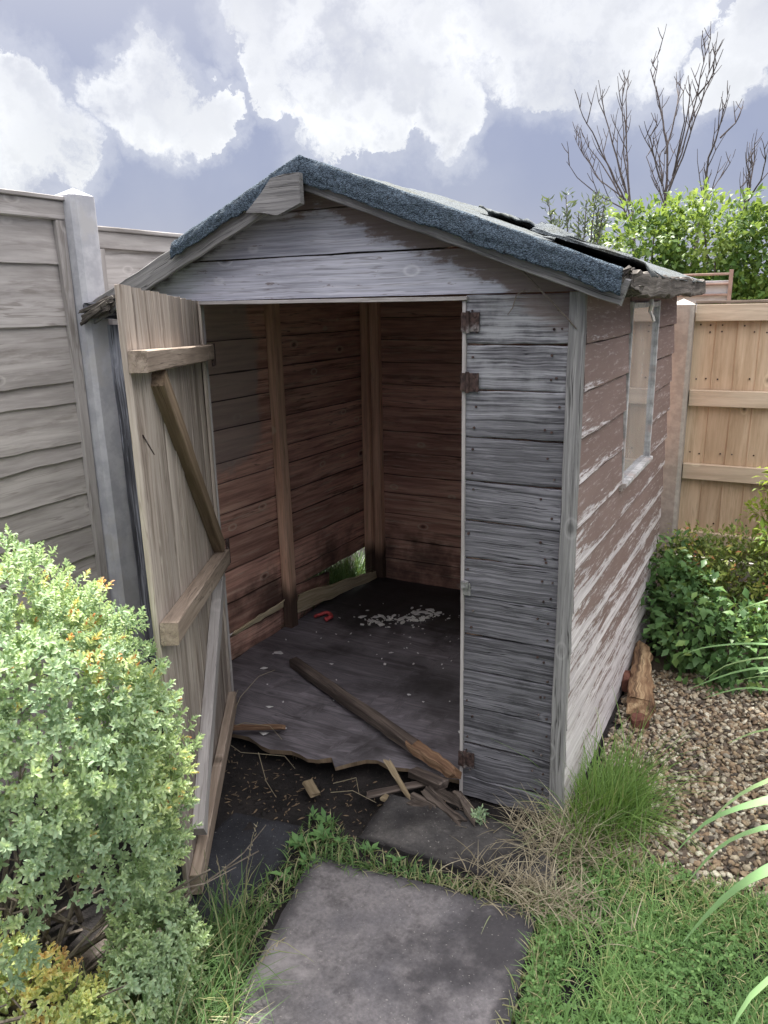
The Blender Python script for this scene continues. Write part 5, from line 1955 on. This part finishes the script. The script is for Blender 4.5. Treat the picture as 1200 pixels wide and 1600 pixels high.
# litter of chips and dead bits on the soil before the door
V, F = [], []
for k in range(420):
    x, y = random.uniform(-1.35, .0), random.uniform(-.5, -.03)
    flake(x, y, ground_z(x, y) + .004, random.uniform(.004, .016), random.uniform(.0012, .003), random.uniform(0, 6))
tag(finish('wood_litter', V, F, W_BRACE), 'small wood chips littering the black soil before the doorway', 'litter', kind='stuff')
# soil clods
ico_v, ico_f = [], []
phi = (1 + 5 ** .5) / 2
for a in (-1, 1):
    for b in (-phi, phi):
        ico_v += [(0, a, b), (a, b, 0), (b, 0, a)]
ico_v = unit(np.array(ico_v, float))
for i in range(12):
    for j in range(i + 1, 12):
        for k in range(j + 1, 12):
            d = [np.linalg.norm(ico_v[a] - ico_v[b]) for a, b in ((i, j), (j, k), (i, k))]
            if max(d) < 1.06:
                n_ = np.cross(ico_v[j] - ico_v[i], ico_v[k] - ico_v[i])
                ico_f.append((i, j, k) if n_ @ ico_v[i] > 0 else (i, k, j))
ico_f = np.array(ico_f)
# one subdivision
mid_ = {}
vv = [tuple(v) for v in ico_v]
ff = []
for (a, b, c) in ico_f:
    def mp(i, j):
        key = (min(i, j), max(i, j))
        if key not in mid_:
            v = (np.array(vv[i]) + np.array(vv[j])) / 2
            vv.append(tuple(v / np.linalg.norm(v)))
            mid_[key] = len(vv) - 1
        return mid_[key]
    ab, bc, ca = mp(a, b), mp(b, c), mp(c, a)
    ff += [(a, ab, ca), (b, bc, ab), (c, ca, bc), (ab, bc, ca)]
ICO_V, ICO_F = np.array(vv), np.array(ff)


def pebbles(q, zf, smin, smax, rnd, flat=.6):
    n = len(q)
    s_ = smin + (smax - smin) * RNG.random(n) ** 2.2
    nv = len(ICO_V)
    sh = RNG.uniform(.65, 1.25, (n, 3))
    sh[:, 2] *= flat
    ang = RNG.random(n) * 6.28
    lump = 1 + .16 * RNG.normal(size=(n, nv))
    B = ICO_V[None] * lump[..., None] * sh[:, None, :] * s_[:, None, None]
    ca, sa = np.cos(ang)[:, None], np.sin(ang)[:, None]
    tl = RNG.normal(size=n)[:, None] * .4
    X = B[..., 0] * ca - B[..., 1] * sa
    Y = B[..., 0] * sa + B[..., 1] * ca
    Z = B[..., 2] + X * tl
    V = np.stack([X + q[:, 0:1], Y + q[:, 1:2], Z + (zf + s_ * flat * .55)[:, None]], -1).reshape(-1, 3)
    F = (np.arange(n)[:, None, None] * nv + ICO_F[None]).reshape(-1, 3)
    return V, F, np.zeros((len(V), 3)), np.repeat(rnd, nv)


GRAV = [(.06, -.02), (.16, -.13), (.40, -.16), (.8, -.16), (1.5, -.16), (1.5, 1.4), (.5, 1.35), (.02, 1.2), (.03, .5)]
q = scatter(GRAV, 16000)
dens = RNG.random(len(q)) < np.where(q[:, 0] > .95, .35, 1)
q = q[dens]
k = len(q)
V, F, G, R_ = pebbles(q, gz(q) + .004 + RNG.random(k) * .010, .0055, .0138, RNG.random(k) ** 1.1)
o = tri_mesh('gravel_stones', V, F, PEB, None, (.5, .6, 0), G, R_, True)
tag(o, 'mixed brown and white pebbles of the gravel bed right of the shed', 'gravel', kind='stuff')
q = scatter([(-1.4, -.1), (-.35, -.05), (-.1, -.2), (.05, -.42), (-.6, -.42), (-1.0, -.45), (-1.35, -.3)], 900)
k = len(q)
V, F, G, R_ = pebbles(q, gz(q) - .004, .003, .012, RNG.random(k))
o = tri_mesh('soil_clods', V, F, SOIL, None, (-.7, -.2, 0), G, R_, True)
tag(o, 'crumbly black soil clods before the doorway', 'soil', kind='stuff')
# a few grass blades and straws in the gap at the back of the shed
n = 1500
q = np.column_stack([RNG.uniform(-1.9, -1.71, n), RNG.normal(1.4, .22, n)])
P = np.column_stack([q, np.zeros(n)])
V, F, G, R_ = blades(P, RNG.uniform(.1, .3, n), RNG.uniform(.0015, .003, n), RNG.uniform(.2, 1.2, n), RNG.random(n) * 6.28, np.clip(.3 + .2 * RNG.normal(size=n), 0, .6))
o = tri_mesh('grass_tuft', V, F, L_DARK, None, (-1.8, 1.45, 0), G, R_)
tag(o, 'green grass poking in through the rotted back corner of the shed', 'grass tuft')
